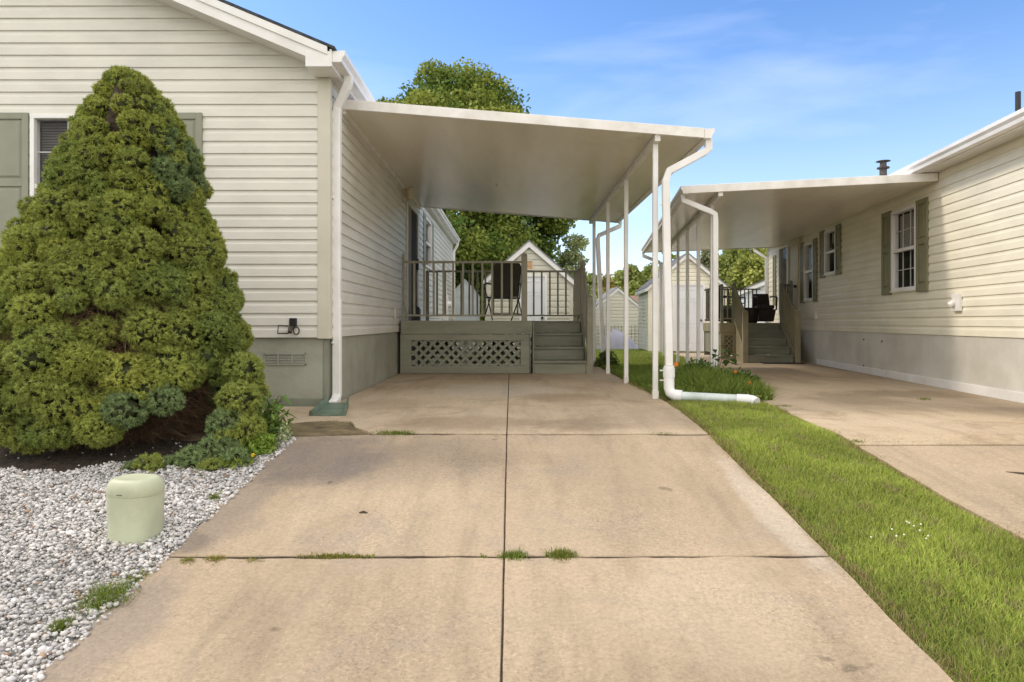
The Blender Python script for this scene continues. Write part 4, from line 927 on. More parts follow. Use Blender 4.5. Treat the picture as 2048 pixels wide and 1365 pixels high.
# neighbouring white house behind right deck
FR.append(Frame((9.95, 29.0, -0.26), R(-15)))
nh = thing('house', 'white sided house with a grey shingle roof showing behind the neighbouring deck', 'house', (0, 0, 0))
m = MB(); Pn = lambda u, o, z: (u, -o, z)
hw_, sl_ = 3.6, 0.42
siding(m, Pn, lambda z: 0 if z < 2.35 else min((z-2.35)/sl_, hw_), lambda z: 2*hw_ if z < 2.35 else max(2*hw_-(z-2.35)/sl_, hw_), 0, 2.35+hw_*sl_-0.001, 0.16); m.build('front_wall', M['siding_white'], nh, recalc=False)
m = MB(); siding(m, lambda u, o, z: (-o, u, z), lambda z: 0, lambda z: 9, 0, 2.35, 0.16); m.box(2*hw_-.05, 2*hw_, 0, 9, 0, 2.35); m.box(0, 2*hw_, 8.95, 9, 0, 2.35); m.build('side_wall', M['siding_white'], nh, recalc=False)
m = MB()
for sg in (-1, 1): m.prism([(hw_+sg*(hw_+.3), -.3, 2.35-.3*sl_+.12), (hw_, -.3, 2.35+hw_*sl_+.12), (hw_, -.3, 2.35+hw_*sl_+.18), (hw_+sg*(hw_+.3), -.3, 2.35-.3*sl_+.18)], (0, 9.6, 0))
m.build('roof', M['shingle_g'], nh); m = MB()
for sg in (-1, 1): m.prism([(hw_+sg*(hw_+.3), -.28, 2.35-.3*sl_-.04), (hw_, -.28, 2.35+hw_*sl_-.04), (hw_, -.28, 2.35+hw_*sl_+.118), (hw_+sg*(hw_+.3), -.28, 2.35-.3*sl_+.118)], (0, .04, 0)); 
m.build('rake_trim', M['white'], nh); FR.pop()
# distant brown roof
FR.append(Frame((10.2, 46, -0.36), 0)); bh = thing('house', 'low brown-roofed building far behind, left of the yellow-cream shed', 'house', (0, 0, 0))
m = MB(); m.box(-2.6, 1.2, 0, 4, 0, 1.75); m.build('wall', M['siding_pale'], bh); m = MB(); m.prism([(-2.8, -.2, 1.7), (1.4, -.2, 1.7), (1.4, 2, 2.95), (-2.8, 2, 2.95)], (0, 0.0, 0.08)); m.prism([(-2.8, 4.2, 1.7), (1.4, 4.2, 1.7), (1.4, 2, 2.95), (-2.8, 2, 2.95)], (0, 0.0, 0.08)); m.build('roof', M['brownroof'], bh); FR.pop()

# tarp-covered grill
tp = MB(); nx, nyy = 44, 10; cxg, cyg = (1233-1022)/52.5, 26.0
zg0 = gz(26)
base = []
rings = [(0.0, 0.80, 0.0), (0.10, 0.76, 0.04), (0.30, 0.62, 0.08), (0.52, 0.46, 0.2), (0.64, 0.24, 0.5), (0.70, 0.08, 0.9), (0.76, 0.0, 1.0)]
K = 40
vs = []
for r, z, fo in rings:
    for k in range(K):
        t = 2*math.pi*k/K; rr = r*(1+0.10*fo*math.sin(t*7+r*3)+0.05*fo*math.sin(t*13+1)+ (0.06*math.sin(2*t+1)))
        vs.append((cxg+rr*math.cos(t)*1.02, cyg+rr*math.sin(t)*0.75, zg0+z*(1+0.08*math.cos(t-2.2)) if z > 0 else zg0+0.005+0.02*abs(math.sin(5*t))))
fs = [(i*K+k, i*K+(k+1) % K, (i+1)*K+(k+1) % K, (i+1)*K+k) for i in range(len(rings)-1) for k in range(K)]
tp.add(vs, fs); o = tp.build('tarp_cover', M['tarp'], at=(cxg, cyg, zg0), smooth=True)
tag(o, 'grey-lilac tarp draped over something low on the lawn in front of the beige shed', 'tarp')
# wire trellis
tr = thing('garden_trellis', 'weathered wire and wood trellis on the lawn behind the draped tarp', 'trellis', (4.6, 28.6, gz(28.6)))
m = MB(); zb_ = gz(28.6)
for x in np.arange(3.55, 5.8, 0.42): m.box(x-.02, x+.02, 28.58, 28.62, zb_, zb_+1.05)
for z in (0.62, 1.03): m.box(3.5, 5.75, 28.565, 28.58, zb_+z-.03, zb_+z+.03)
m.build('frame', M['siding_pale'], tr)
m = MB()
for x in np.arange(3.5, 5.75, 0.14): m.box(x-.006, x+.006, 28.55, 28.56, zb_, zb_+1.0)
for z in np.arange(0.1, 1.0, 0.14): m.box(3.5, 5.75, 28.54, 28.55, zb_+z-.006, zb_+z+.006)
m.build('wire_mesh', M['bark'], tr)

# ------------------------------------------------------------------ UTILITY PEDESTAL
pzx, pzy = -1.775, 3.23; pz = gz(pzy)
FR.append(Frame((pzx, pzy, pz), R(-14))); pzx = pzy = pz = 0.0
pd = thing('utility_pedestal', 'squat pale green plastic utility pedestal with a domed lid standing in the white gravel', 'utility box', (pzx, pzy, pz))
def rrect(w, d, n=6, p=3.3):
    r = []
    for k in range(4*n*2):
        t = 2*math.pi*k/(8*n); c, s = math.cos(t), math.sin(t)
        r.append((w*math.copysign(abs(c)**(2/p), c), d*math.copysign(abs(s)**(2/p), s)))
    return r
def loft(levels, p=3.3):
    m = MB(); vs = []; K = None
    for (w, d, z) in levels:
        q = rrect(w, d, p=p); K = len(q); vs += [(pzx+a, pzy+b, pz+z) for a, b in q]
    fs = [(i*K+k, i*K+(k+1) % K, (i+1)*K+(k+1) % K, (i+1)*K+k) for i in range(len(levels)-1) for k in range(K)]
    fs += [tuple(range(K)), tuple(range((len(levels)-1)*K, len(levels)*K))[::-1]]
    m.add(vs, fs); return m
loft([(0.106, 0.090, -0.05), (0.110, 0.093, 0.06), (0.114, 0.096, 0.19), (0.114, 0.096, 0.200)]).build('body', M['pedestal'], pd, smooth=True)
lid = loft([(0.114, 0.096, 0.2005), (0.1175, 0.099, 0.201), (0.120, 0.101, 0.212), (0.120, 0.101, 0.232), (0.116, 0.097, 0.250), (0.107, 0.088, 0.265), (0.094, 0.076, 0.274), (0.083, 0.066, 0.2765), (0.072, 0.057, 0.274), (0.03, 0.02, 0.272)], 2.7).build('lid', M['pedestal'], pd, smooth=True)
m = MB(); m.tube([(pzx-0.012, pzy-0.1015, pz+0.2125), (pzx+0.008, pzy-0.1020, pz+0.2135), (pzx+0.016, pzy-0.1015, pz+0.214)], 0.002, 6); m.tube([(pzx+0.088, pzy-0.074, pz+0.222), (pzx+0.100, pzy-0.060, pz+0.228)], 0.002, 6); m.build('scuff', M['scuff'], lid); FR.pop()

# ------------------------------------------------------------------ GRAVEL
def ico():
    bm = bmesh.new(); bmesh.ops.create_icosphere(bm, subdivisions=1, radius=1.0); bm.verts.ensure_lookup_table()
    v = np.array([tuple(x.co) for x in bm.verts]); f = np.array([[q.index for q in p.verts] for p in bm.faces]); bm.free(); return v, f
IV, IF = ico()
def stones(pts, size, col, name='gravel', squash=0.62):
    n = len(pts); k = len(IV)
    base = IV[None]*(1+rng.uniform(-0.28, 0.28, (n, k, 1)))
    sc = size[:, None, None]*np.stack([rng.uniform(.75, 1.3, n), rng.uniform(.6, 1.0, n), rng.uniform(.4, .8, n)], 1)[:, None, :]
    base = base*sc
    a = rng.uniform(0, 2*np.pi, n); b = rng.uniform(-.7, .7, n)
    ca, sa, cb, sb = np.cos(a), np.sin(a), np.cos(b), np.sin(b)
    x, y, z = base[..., 0], base[..., 1], base[..., 2]
    y, z = y*cb[:, None]-z*sb[:, None], y*sb[:, None]+z*cb[:, None]
    x, y = x*ca[:, None]-y*sa[:, None], x*sa[:, None]+y*ca[:, None]
    V = np.stack([x, y, z], -1)+pts[:, None, :]
    Fc = (IF[None]+(np.arange(n)*k)[:, None, None]).reshape(-1, 3)
    C = np.repeat(col[:, None, :], k, 1).reshape(-1, 3)
    return V.reshape(-1, 3), Fc, C
n = 105000
py_ = rng.uniform(0.9, 5.3, n); lim = np.where(py_ < 4.8, -1.50, -2.2)
px_ = lim - rng.uniform(0, 1, n)**1.0*(2.9)
keep = (px_/py_ > -0.86) & ((((px_+3.10)/1.28)**2+((py_-5.0)/(0.90+0.05*np.sin(px_*11)+0.03*np.sin(px_*23)))**2 > 1) | (rng.uniform(0, 1, len(px_)) < 0.006))
px_, py_ = px_[keep], py_[keep]
edge = -1.50+0.03*np.sin(py_*7)+0.02*np.sin(py_*19)
keep = px_ < edge+rng.exponential(0.014, len(px_))+(rng.uniform(0, 1, len(px_)) < 0.004)*rng.uniform(0, .12, len(px_)); px_, py_ = px_[keep], py_[keep]
nn_ = len(px_); pts = np.stack([px_, py_, gzv(py_)+rng.uniform(-0.008, 0.010, nn_)], 1)
size = rng.gamma(5, 0.0074/5, nn_); size = np.clip(size, 0.0035, 0.019)
tone = np.clip(rng.normal(0.61, 0.12, nn_)*(0.90+0.12*np.sin(px_*3+1)*np.sin(py_*4)), 0.15, 0.78); warm = rng.uniform(0, 1, nn_)
colr = np.stack([tone, tone*(0.985-0.035*warm), tone*(0.98-0.09*warm)], 1)
br = rng.uniform(0, 1, nn_) < 0.045; colr[br] *= np.array([0.6, 0.45, 0.35])
V, Fc, C = stones(pts, size, colr); o = np_mesh('gravel', V, Fc, M['stone'], C, smooth=False); tag(o, kind='stuff', label='white and grey crushed stone gravel around the conical spruce', cat='gravel')
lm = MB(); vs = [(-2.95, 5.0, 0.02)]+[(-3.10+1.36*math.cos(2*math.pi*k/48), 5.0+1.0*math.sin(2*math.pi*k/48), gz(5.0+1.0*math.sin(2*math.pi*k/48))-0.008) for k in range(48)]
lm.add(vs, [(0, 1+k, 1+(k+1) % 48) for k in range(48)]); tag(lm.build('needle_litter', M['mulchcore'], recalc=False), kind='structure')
# stray stones on the slab as individual things? few larger ones
stray = [(403, 1262, .020), (355, 1278, .014), (562, 967, .013), (512, 968, .012), (20, 1350, .022)]
for (u, v_, s) in []: pass

# ------------------------------------------------------------------ BUSH
bz = gz(4.85)-0.0
BXc, BYc = -2.86, 5.02
zs_k = np.array([0.02, 0.12, 0.30, 0.55, 0.85, 1.15, 1.5, 1.85, 2.15, 2.40, 2.58, 2.68])
rs_k = np.array([0.70, 0.88, 0.95, 0.94, 0.88, 0.77, 0.64, 0.53, 0.43, 0.30, 0.15, 0.04])
lean = lambda z: np.interp(z, [0.9, 1.5, 1.85, 2.15, 2.45, 2.7], [0, 0.02, 0.07, 0.10, 0.07, 0.0])
spr = thing('spruce_tree', 'tall dense conical dwarf spruce growing in white gravel before the house window', 'tree', (BXc, BYc, bz))
prof_r = lambda z: np.interp(z, zs_k, rs_k)
nl = 820
lz = rng.uniform(0, 1, nl)**1.1*2.52+0.10; lt = rng.uniform(0, 2*np.pi, nl)
lrad = rng.uniform(0.055, 0.155, nl)*np.clip(prof_r(lz)/0.75, 0.40, 1.05)
lr = prof_r(lz)*(1+0.035*np.sin(3*lt+lz*2)+0.03*np.sin(5*lt-lz*4))*rng.uniform(0.86, 1.02, nl)
lr = np.maximum(lr-lrad*1.0, 0)
lc = np.stack([BXc+lean(lz)+lr*np.cos(lt), BYc+lr*np.sin(lt), bz+lz], 1)
ex_l = np.array([[BXc+0.17, BYc-0.02, bz+2.40], [BXc+0.19, BYc-0.02, bz+2.50], [BXc+0.15, BYc, bz+2.30], [BXc-0.03, BYc, bz+2.63], [BXc-0.03, BYc, bz+2.55], [BXc+0.0, BYc-0.06, bz+2.44], [BXc-0.07, BYc, bz+2.40], [BXc+.05, BYc-.03, bz+2.3]])
ex_r = np.array([0.075, 0.055, 0.09, 0.05, 0.07, 0.10, 0.10, 0.16])
sxp = 1022+lc[:, 0]/lc[:, 1]*1365; syp = 645-(lc[:, 2]-0.8)/lc[:, 1]*1365
front = lc[:, 1] < BYc+0.15
hol = front & (((sxp-382)/62)**2+((syp-812)/62)**2 < 1)
hol |= front & (syp > 872-0.06*np.abs(sxp-150)) & (sxp < 340)
hol |= front & (((sxp-290)/80)**2+((syp-875)/42)**2 < 1)
hol |= front & (((sxp-165)/55)**2+((syp-628)/26)**2 < 1)
for hx, hy, rxh, ryh in ((385, 805, 60, 66), (290, 875, 70, 34)): pass
lc = np.concatenate([lc[~hol], ex_l]); lrad = np.concatenate([lrad[~hol], ex_r])
low = [(455, 880, 4.4, .10), (330, 800, 4.35, .10), (345, 755, 4.45, .11), (300, 935, 4.15, .085), (268, 945, 4.15, .07), (335, 932, 4.2, .06), (392, 925, 4.25, .11), (440, 905, 4.35, .13), (425, 945, 4.15, .085), (470, 925, 4.25, .09), (490, 860, 4.5, .12), (478, 800, 4.55, .13), (488, 740, 4.7, .12), (452, 850, 4.45, .11), (120, 855, 4.3, .14), (60, 868, 4.35, .13), (200, 850, 4.25, .13), (10, 850, 4.4, .15), (250, 820, 4.25, .12)]
lc = np.concatenate([lc, np.array([[(u-1022)/1365*yy, yy, 0.8-(v-645)/1365*yy] for u, v, yy, r in low])]); lrad = np.concatenate([lrad, [q[3] for q in low]])
nL = len(lc)
lt_ = rng.uniform(0, 1, nL)*0.6+0.4*(0.5+0.5*np.sin(lc[:, 2]*4+lc[:, 0]*5))
blue = (np.sin(lc[:, 0]*3.1+1.4)+np.sin(lc[:, 2]*3.3+lc[:, 0]*2) > 0.9) & (rng.uniform(0, 1, nL) < 0.45)
c_y = np.array([0.37, 0.395, 0.078]); c_g = np.array([0.21, 0.27, 0.065]); c_b = np.array([0.20, 0.27, 0.105])
lcol = c_g[None]*(1-lt_[:, None])+c_y[None]*lt_[:, None]; lcol[blue] = c_b*rng.uniform(.85, 1.1, (blue.sum(), 1))
# small knobs of shoots over every big clump
ns_ = 130000; w = lrad**2; li = rng.choice(nL, ns_, p=w/w.sum()); d = unit(rng.normal(size=(ns_, 3)))
sc3 = lc[li]+d*lrad[li][:, None]*rng.uniform(0.88, 1.06, (ns_, 1))*np.array([1, 1, .85]); srad = rng.uniform(0.013, 0.027, ns_)*np.clip(lrad[li]/0.10, .7, 1.1)
keep = np.ones(ns_, bool)
for k0 in range(0, ns_, 20000):
    q = sc3[k0:k0+20000]; dd_ = ((q[:, None, :]-lc[None])**2/np.array([1, 1, .72])).sum(-1)/(lrad[None]*0.86)**2
    keep[k0:k0+20000] = dd_.min(1) > 1.0
keep &= sc3[:, 2] > gzv(sc3[:, 1])-0.01
sc3, d, li, srad = sc3[keep], d[keep], li[keep], srad[keep]; ns_ = len(sc3)
scol = lcol[li]*rng.uniform(.78, 1.22, (ns_, 1))
# backing blobs
V = (IV[None]*(1+rng.uniform(-.2, .2, (ns_, len(IV), 1)))*srad[:, None, None]*0.55+sc3[:, None, :]).reshape(-1, 3)
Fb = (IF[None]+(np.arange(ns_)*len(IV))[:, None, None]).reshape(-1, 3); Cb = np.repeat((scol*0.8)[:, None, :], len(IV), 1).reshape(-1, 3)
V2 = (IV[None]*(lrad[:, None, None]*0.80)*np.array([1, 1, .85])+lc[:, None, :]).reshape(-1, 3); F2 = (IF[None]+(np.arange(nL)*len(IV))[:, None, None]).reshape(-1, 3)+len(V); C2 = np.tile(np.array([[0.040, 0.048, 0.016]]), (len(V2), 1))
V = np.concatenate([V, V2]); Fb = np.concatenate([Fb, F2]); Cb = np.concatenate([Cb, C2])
# needles
outc = unit(sc3-lc[li]); fr_ = sc3[:, 1] < BYc+0.35; KT = 22
idx = np.repeat(np.arange(ns_), np.where(fr_, KT, 10)); nn2 = len(idx)
dn = unit(rng.normal(size=(nn2, 3))+outc[idx]*0.9); P0 = sc3[idx]+dn*srad[idx][:, None]*0.40
dirs = unit(dn+rng.normal(size=(nn2, 3))*0.45); side = unit(np.cross(dirs, rng.normal(size=(nn2, 3)))); ln = rng.uniform(0.012, 0.028, (nn2, 1)); wd = 0.0026
VN = np.stack([P0-side*wd, P0+side*wd, P0+dirs*ln], 1).reshape(-1, 3); FN = np.arange(len(VN)).reshape(-1, 3)+len(V)
cn = (scol[idx]*rng.uniform(.8, 1.25, (nn2, 1)))[:, None, :].repeat(3, 1).reshape(-1, 3)
print('needles', nn2, 'knobs', ns_)
np_mesh('foliage', np.concatenate([V, VN]), np.concatenate([Fb, FN]), M['needle'], np.concatenate([Cb, cn]), parent=spr)
# inner core: solid rough cone
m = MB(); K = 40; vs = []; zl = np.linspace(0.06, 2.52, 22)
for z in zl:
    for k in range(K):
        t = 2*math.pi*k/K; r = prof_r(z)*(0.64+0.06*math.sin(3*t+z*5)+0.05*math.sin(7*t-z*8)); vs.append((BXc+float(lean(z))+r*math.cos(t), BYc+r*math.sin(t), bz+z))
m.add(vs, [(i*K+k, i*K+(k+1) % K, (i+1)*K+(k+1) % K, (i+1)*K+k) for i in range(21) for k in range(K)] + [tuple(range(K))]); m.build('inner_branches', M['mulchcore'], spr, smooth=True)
# dead twigs
nw = 26000
tz = rng.uniform(0.0, 1, nw)**1.6*1.25-0.03; tt = rng.uniform(np.pi, 2*np.pi, nw)
r0 = prof_r(tz)*rng.uniform(0.55, 0.8, nw); P0 = np.stack([BXc+r0*np.cos(tt), BYc+r0*np.sin(tt), bz+tz+0.05], 1)
dr_ = unit(np.stack([np.cos(tt), np.sin(tt), np.full(nw, -0.1)], 1)+rng.normal(size=(nw, 3))*0.55)
ln = rng.uniform(0.08, 0.28, (nw, 1)); side = unit(np.cross(dr_, rng.normal(size=(nw, 3))))*rng.uniform(0.001, 0.003, (nw, 1))
T = P0+dr_*ln; rr = np.hypot(T[:, 0]-BXc, T[:, 1]-BYc); ok = (rr < prof_r(np.clip(T[:, 2]-bz, 0.02, 2.6))*0.97+0.12*(T[:, 2]-bz < 0.25)) & (T[:, 2] > gzv(T[:, 1])-0.01)
V = np.stack([P0-side, P0+side, T], 1)[ok].reshape(-1, 3); np_mesh('dead_twigs', V, np.arange(len(V)).reshape(-1, 3), M['twig'], parent=spr)
m = MB(); m.tube([(BXc, BYc, bz-0.05), (BXc, BYc, bz+0.5), (BXc, BYc, bz+2.0)], [0.07, 0.06, 0.02], 10); 
for a in range(9):
    t = math.pi+math.pi*a/8+0.1; m.tube([(BXc, BYc, bz+0.15), (BXc+0.4*math.cos(t), BYc+0.4*math.sin(t), bz+0.16), (BXc+0.82*math.cos(t+.1), BYc+0.82*math.sin(t+.1), bz+0.03+0.05*(a % 3))], [0.02, 0.014, 0.004], 6)
m.build('trunk', M['bark'], spr)

# ------------------------------------------------------------------ GRASS
def blades(P, h, w, lean, col, seg=2):
    n = len(P); a = rng.uniform(0, 2*np.pi, n); dx = np.stack([np.cos(a), np.sin(a), np.zeros(n)], 1)
    b = rng.uniform(0, 2*np.pi, n); ld = np.stack([np.cos(b), np.sin(b), np.zeros(n)], 1)*lean[:, None]*h[:, None]
    up = np.array([0, 0, 1.0])
    hz_ = (h*np.sqrt(np.clip(1-np.minimum(lean, 0.9)**2*0.7, 0.15, 1)))[:, None]
    A = P-dx*w[:, None]; B = P+dx*w[:, None]
    m1 = P+ld*0.35+up*hz_*0.6; C = m1+dx*w[:, None]*0.8; D = m1-dx*w[:, None]*0.8
    T = P+ld+up*hz_
    V = np.stack([A, B, C, D, T], 1).reshape(-1, 3); base = np.arange(n)[:, None]*5
    F1 = np.concatenate([base+np.array([[0, 1, 2]]), base+np.array([[0, 2, 3]]), base+np.array([[3, 2, 4]])], 0)
    Cc = np.repeat(col[:, None, :], 5, 1).reshape(-1, 3)
    return V, F1, Cc
def gcol(n, X, Y, dry=0.12):
    t = rng.uniform(0, 1, n)[:, None]; big = 0.5+0.5*np.sin(X*5.1+Y*1.7)*np.sin(Y*2.3+X)
    c = np.array([0.22, 0.31, 0.045])*(1-t)+np.array([0.50, 0.55, 0.13])*t
    c = c*(0.85+0.3*big[:, None]); dr = rng.uniform(0, 1, n) < dry
    c[dr] = np.array([0.36, 0.30, 0.13])*rng.uniform(.6, 1.2, (dr.sum(), 1)); return c
LB = lambda y: np.interp(y, [0, 4.87, 6.2, 7.0, 13], [1.42, 1.42, 1.53, 1.565, 1.565])
RB = lambda y: np.interp(y, [0.6, 3.0, 3.65, 4.6, 5.3, 6.4, 7.2, 8.5, 10, 13, 15, 18.5, 22], [2.50, 2.42, 2.36, 2.345, 2.37, 2.5, 2.58, 2.78, 2.98, 3.4, 3.8, 4.4, 4.95])
allV, allF, allC = [], [], []; off = 0
def addb(v, f, c):
    global off
    allV.append(v); allF.append(f+off); allC.append(c); off += len(v)
n = 150000
Y = 1.6+rng.uniform(0, 1, n)**1.25*7.6; t = rng.uniform(-0.03, 1.03, n); X = LB(Y)+(RB(Y)-LB(Y))*t
ok = X/Y < 0.85; X, Y, t = X[ok], Y[ok], t[ok]; n = len(X)
edge = np.minimum(np.abs(t), np.abs(1-t))
clump = 0.5+0.5*np.sin(X*13+np.sin(Y*7)*2)*np.sin(Y*11+np.sin(X*9)*2)
h = rng.uniform(0.022, 0.05, n)*(0.7+0.7*clump)*(0.6+0.4*np.clip(edge*9, 0, 1)); h[Y > 5.9] *= np.interp(Y[Y > 5.9], [5.9, 7.0], [1, 2.2])
near = np.interp(Y, [1.6, 9], [0.0014, 0.0034])
col = gcol(n, X, Y, 0.12); pt = 0.5+0.5*np.sin(X*6+np.sin(Y*3.1)*1.5)*np.sin(Y*4.3+X*2); h *= 0.55+0.40*pt; h[(Y > 6.45) & (Y < 7.02)] *= 0.5; col *= (0.82+0.35*pt)[:, None]; dp = (np.sin(X*17+Y*5)*np.sin(Y*9-X*8) > 0.75) & (rng.uniform(0, 1, n) < .5); col[dp] = np.array([0.42, 0.38, 0.17])*rng.uniform(.6, 1.1, (dp.sum(), 1)); ed = (edge < 0.06) & (rng.uniform(0, 1, n) < 0.55); col[ed] = np.array([0.38, 0.30, 0.14])*rng.uniform(.6, 1.2, (ed.sum(), 1))
addb(*blades(np.stack([X, Y, gzv(Y)-0.028+0.02*np.clip(edge*8, 0, 1)], 1), h+0.012, near, rng.uniform(0.2, 1.0, n), col))
n = 90000
Y = 9+rng.uniform(0, 1, n)**0.9*22; t = rng.uniform(0, 1, n); X = 1.6+(np.where(Y < 21.8, RB(Y), 5.6)-1.6)*t
h = rng.uniform(0.04, 0.09, n); col = gcol(n, X, Y, 0.06)*1.0
addb(*blades(np.stack([X, Y, gzv(Y)-0.03], 1), h+0.02, np.interp(Y, [9, 31], [0.004, 0.011]), rng.uniform(0.2, 0.9, n), col))
o = np_mesh('lawn_grass', np.concatenate(allV), np.concatenate(allF), M['grass'], np.concatenate(allC)); tag(o, kind='stuff', label='short green lawn grass between the two driveways', cat='grass')

# tufts in joints
def at_px(u, v, h=0.0):
    dx, dz = (u-1022)/1365, (v-645)/1365
    Yl = (0.8-h)/dz
    if Yl >= 4.86: return dx*Yl, Yl
    Yl = (1.417-h)/(dz+0.127); return dx*Yl, Yl
def tuft(label, u, v, wpx, hgt, n, colmix, group='weeds and grass tufts in the concrete joints', dy=0.02, name='grass_tuft', leanmax=1.1):
    x, y = at_px(u, v); s = 1365/y; w_ = wpx/s/2
    X = x+rng.normal(0, w_*0.45, n); Yq = y+rng.normal(0, dy, n); X = np.clip(X, x-w_, x+w_)
    h = rng.uniform(0.4, 1, n)*hgt; c = np.array([0.15, 0.22, 0.03])*(1-colmix)+np.array([0.34, 0.27, 0.07])*colmix
    col = c[None]*rng.uniform(.55, 1.4, (n, 1))*rng.uniform(.85, 1.15, (n, 3))
    V, F1, C = blades(np.stack([X, Yq, gzv(Yq)-0.006], 1), h, np.full(n, 0.0018), rng.uniform(0.3, leanmax, n), col)
    o = np_mesh(name, V, F1, M['grass'], C, at=(x, y, gz(y))); tag(o, label, 'grass tuft', group)
tuft('bright green grass tuft where the front joint crosses the centre seam of the driveway', 1025, 1113, 62, 0.035, 420, 0.1)
tuft('yellow-green grass tuft in the front joint just right of the centre seam', 1122, 1112, 66, 0.045, 480, 0.25)
tuft('long low brownish-green strip of weeds in the front joint, left of centre', 672, 1113, 150, 0.022, 700, 0.55, dy=0.012)
tuft('small brownish moss-like tuft in the front joint, second from the gravel', 428, 1119, 44, 0.025, 260, 0.7, dy=0.014)
tuft('small rusty-green tuft in the front joint nearest the gravel', 376, 1122, 34, 0.024, 200, 0.6, dy=0.014)
tuft('thin pale weed tuft in the front joint, between the brown tufts and the long strip', 505, 1122, 50, 0.018, 170, 0.5, dy=0.014)
tuft('tiny green sprig in the front joint left of the centre tuft', 965, 1113, 18, 0.018, 60, 0.2, dy=0.01)
tuft('spreading green grass clump on the gravel edge of the driveway, larger of two', 213, 1200, 100, 0.085, 420, 0.1, dy=0.05, group='grass clumps along the gravel edge', leanmax=1.5)
tuft('short green grass clump at the gravel edge beside a white stone, nearer the camera', 124, 1256, 40, 0.05, 200, 0.15, group='grass clumps along the gravel edge')
tuft('wispy grass along the gravel edge above the larger grass clump', 268, 1160, 60, 0.035, 160, 0.2, dy=0.04, group='grass clumps along the gravel edge')
tuft('low green weed strip in the rear joint at the end of the dark crack', 790, 868, 85, 0.045, 480, 0.2, dy=0.03)
tuft('sparse green weeds in the rear joint toward the right grass edge', 1330, 868, 60, 0.025, 200, 0.2, dy=0.015)
tuft('faint line of green in the rear joint right of the centre seam', 1170, 866, 110, 0.016, 160, 0.3, dy=0.010)
tuft('thin line of weeds in the front joint of the neighbouring driveway', 1800, 884, 200, 0.015, 320, 0.25, dy=0.012, group='weeds in the neighbouring slab joints')
tuft('small tuft at the grass end of the front joint of the neighbouring driveway', 1715, 884, 30, 0.03, 120, 0.2, group='weeds in the neighbouring slab joints')
tuft('short weeds beside the end of the drain pipe on the neighbouring slab', 1565, 813, 50, 0.03, 200, 0.2, dy=0.03, group='weeds in the neighbouring slab joints')
tuft('small green weed in the crack of the neighbouring slab near the house skirting', 1850, 800, 26, 0.05, 90, 0.1, group='weeds in the neighbouring slab joints', dy=0.04)
tuft('small weed growing at the white base trim of the yellow-cream house', 1935, 775, 34, 0.06, 80, 0.1, group='weeds in the neighbouring slab joints', dy=0.04)
tuft('small green sprout on the gravel edge right of the pedestal', 428, 998, 22, 0.06, 90, 0.1, group='grass clumps along the gravel edge')

# ------------------------------------------------------------------ WEED MOUND + PLANTS
def leafcloud(c, r, n, size, col, var=0.35, up=0.4, aspect=0.45):
    d = unit(rng.normal(size=(n, 3))); d[:, 2] = np.abs(d[:, 2]); P0 = np.array(c)+d*np.array(r)*rng.uniform(0.3, 1, (n, 1))
    a = unit(rng.normal(size=(n, 3))+np.array([0, 0, up])); s = unit(np.cross(a, rng.normal(size=(n, 3)))); L_ = size*rng.uniform(.6, 1.3, (n, 1))
    V = np.stack([P0, P0+a*L_*.5+s*L_*aspect*.5, P0+a*L_, P0+a*L_*.5-s*L_*aspect*.5], 1).reshape(-1, 3)
    C = np.array(col)[None]*rng.uniform(1-var, 1+var, (n, 1))*rng.uniform(.9, 1.1, (n, 3)); return V, C.repeat(4, 0)
def plant(name, label, cat, c, clouds, group=None):
    Vs, Cs = zip(*[leafcloud(*q) for q in clouds]); V = np.concatenate(Vs); V[:, 2] = np.maximum(V[:, 2], gzv(V[:, 1])-0.02); o = np_mesh(name, V, np.arange(len(V)).reshape(-1, 4), M['leaf'], np.concatenate(Cs), at=c); return tag(o, label, cat, group)
# tall weedy growth under the right posts = stuff
n = 52000
Y = rng.uniform(7.0, 12.0, n); X = rng.uniform(1.60, 3.0, n); mx_ = RB(Y)+0.12; ok = X < mx_; X, Y = X[ok], Y[ok]; n = len(X)
bell = np.exp(-((Y-8.2)/1.6)**2)*np.exp(-((X-2.3)/0.55)**2)
h = rng.uniform(0.05, 0.11, n)+bell*rng.uniform(0.08, 0.32, n); t = rng.uniform(0, 1, (n, 1))
col = (np.array([0.08, 0.14, 0.028])*(1-t)+np.array([0.30, 0.38, 0.07])*t)
V, F1, C = blades(np.stack([X, Y, gzv(Y)-0.02], 1), h, np.full(n, 0.0045), rng.uniform(0.3, 1.1, n), col)
o = np_mesh('tall_weeds', V, F1, M['grass'], C); tag(o, kind='stuff', label='tangled tall weeds and long grass between the carport posts', cat='weeds')
plant('marigold_plant', 'dark green bushy marigold plant in the weeds left of the broad-leaved plant', 'plant', (2.33, 8.6, 0), [((2.33, 8.55, 0.02), (0.22, 0.2, 0.32), 2200, 0.055, (0.08, 0.15, 0.03)), ((2.12, 8.3, 0.02), (0.25, 0.2, 0.20), 1200, 0.06, (0.11, 0.18, 0.035))])
plant('leafy_weed', 'low dark leafy weed clump at the foot of the neighbouring downspout', 'plant', (2.62, 7.95, 0), [((2.62, 7.9, 0.0), (0.30, 0.22, 0.24), 2200, 0.06, (0.09, 0.15, 0.035)), ((2.45, 7.6, 0.0), (0.3, 0.25, 0.14), 1500, 0.06, (0.18, 0.26, 0.05))])
plant('leafy_weed', 'pale green leafy weeds just beyond the drain pipe', 'plant', (2.2, 7.35, 0), [((2.1, 7.4, 0.0), (0.35, 0.22, 0.14), 1600, 0.055, (0.22, 0.30, 0.06)), ((2.45, 7.1, 0.0), (0.22, 0.2, 0.10), 900, 0.05, (0.24, 0.31, 0.07))])
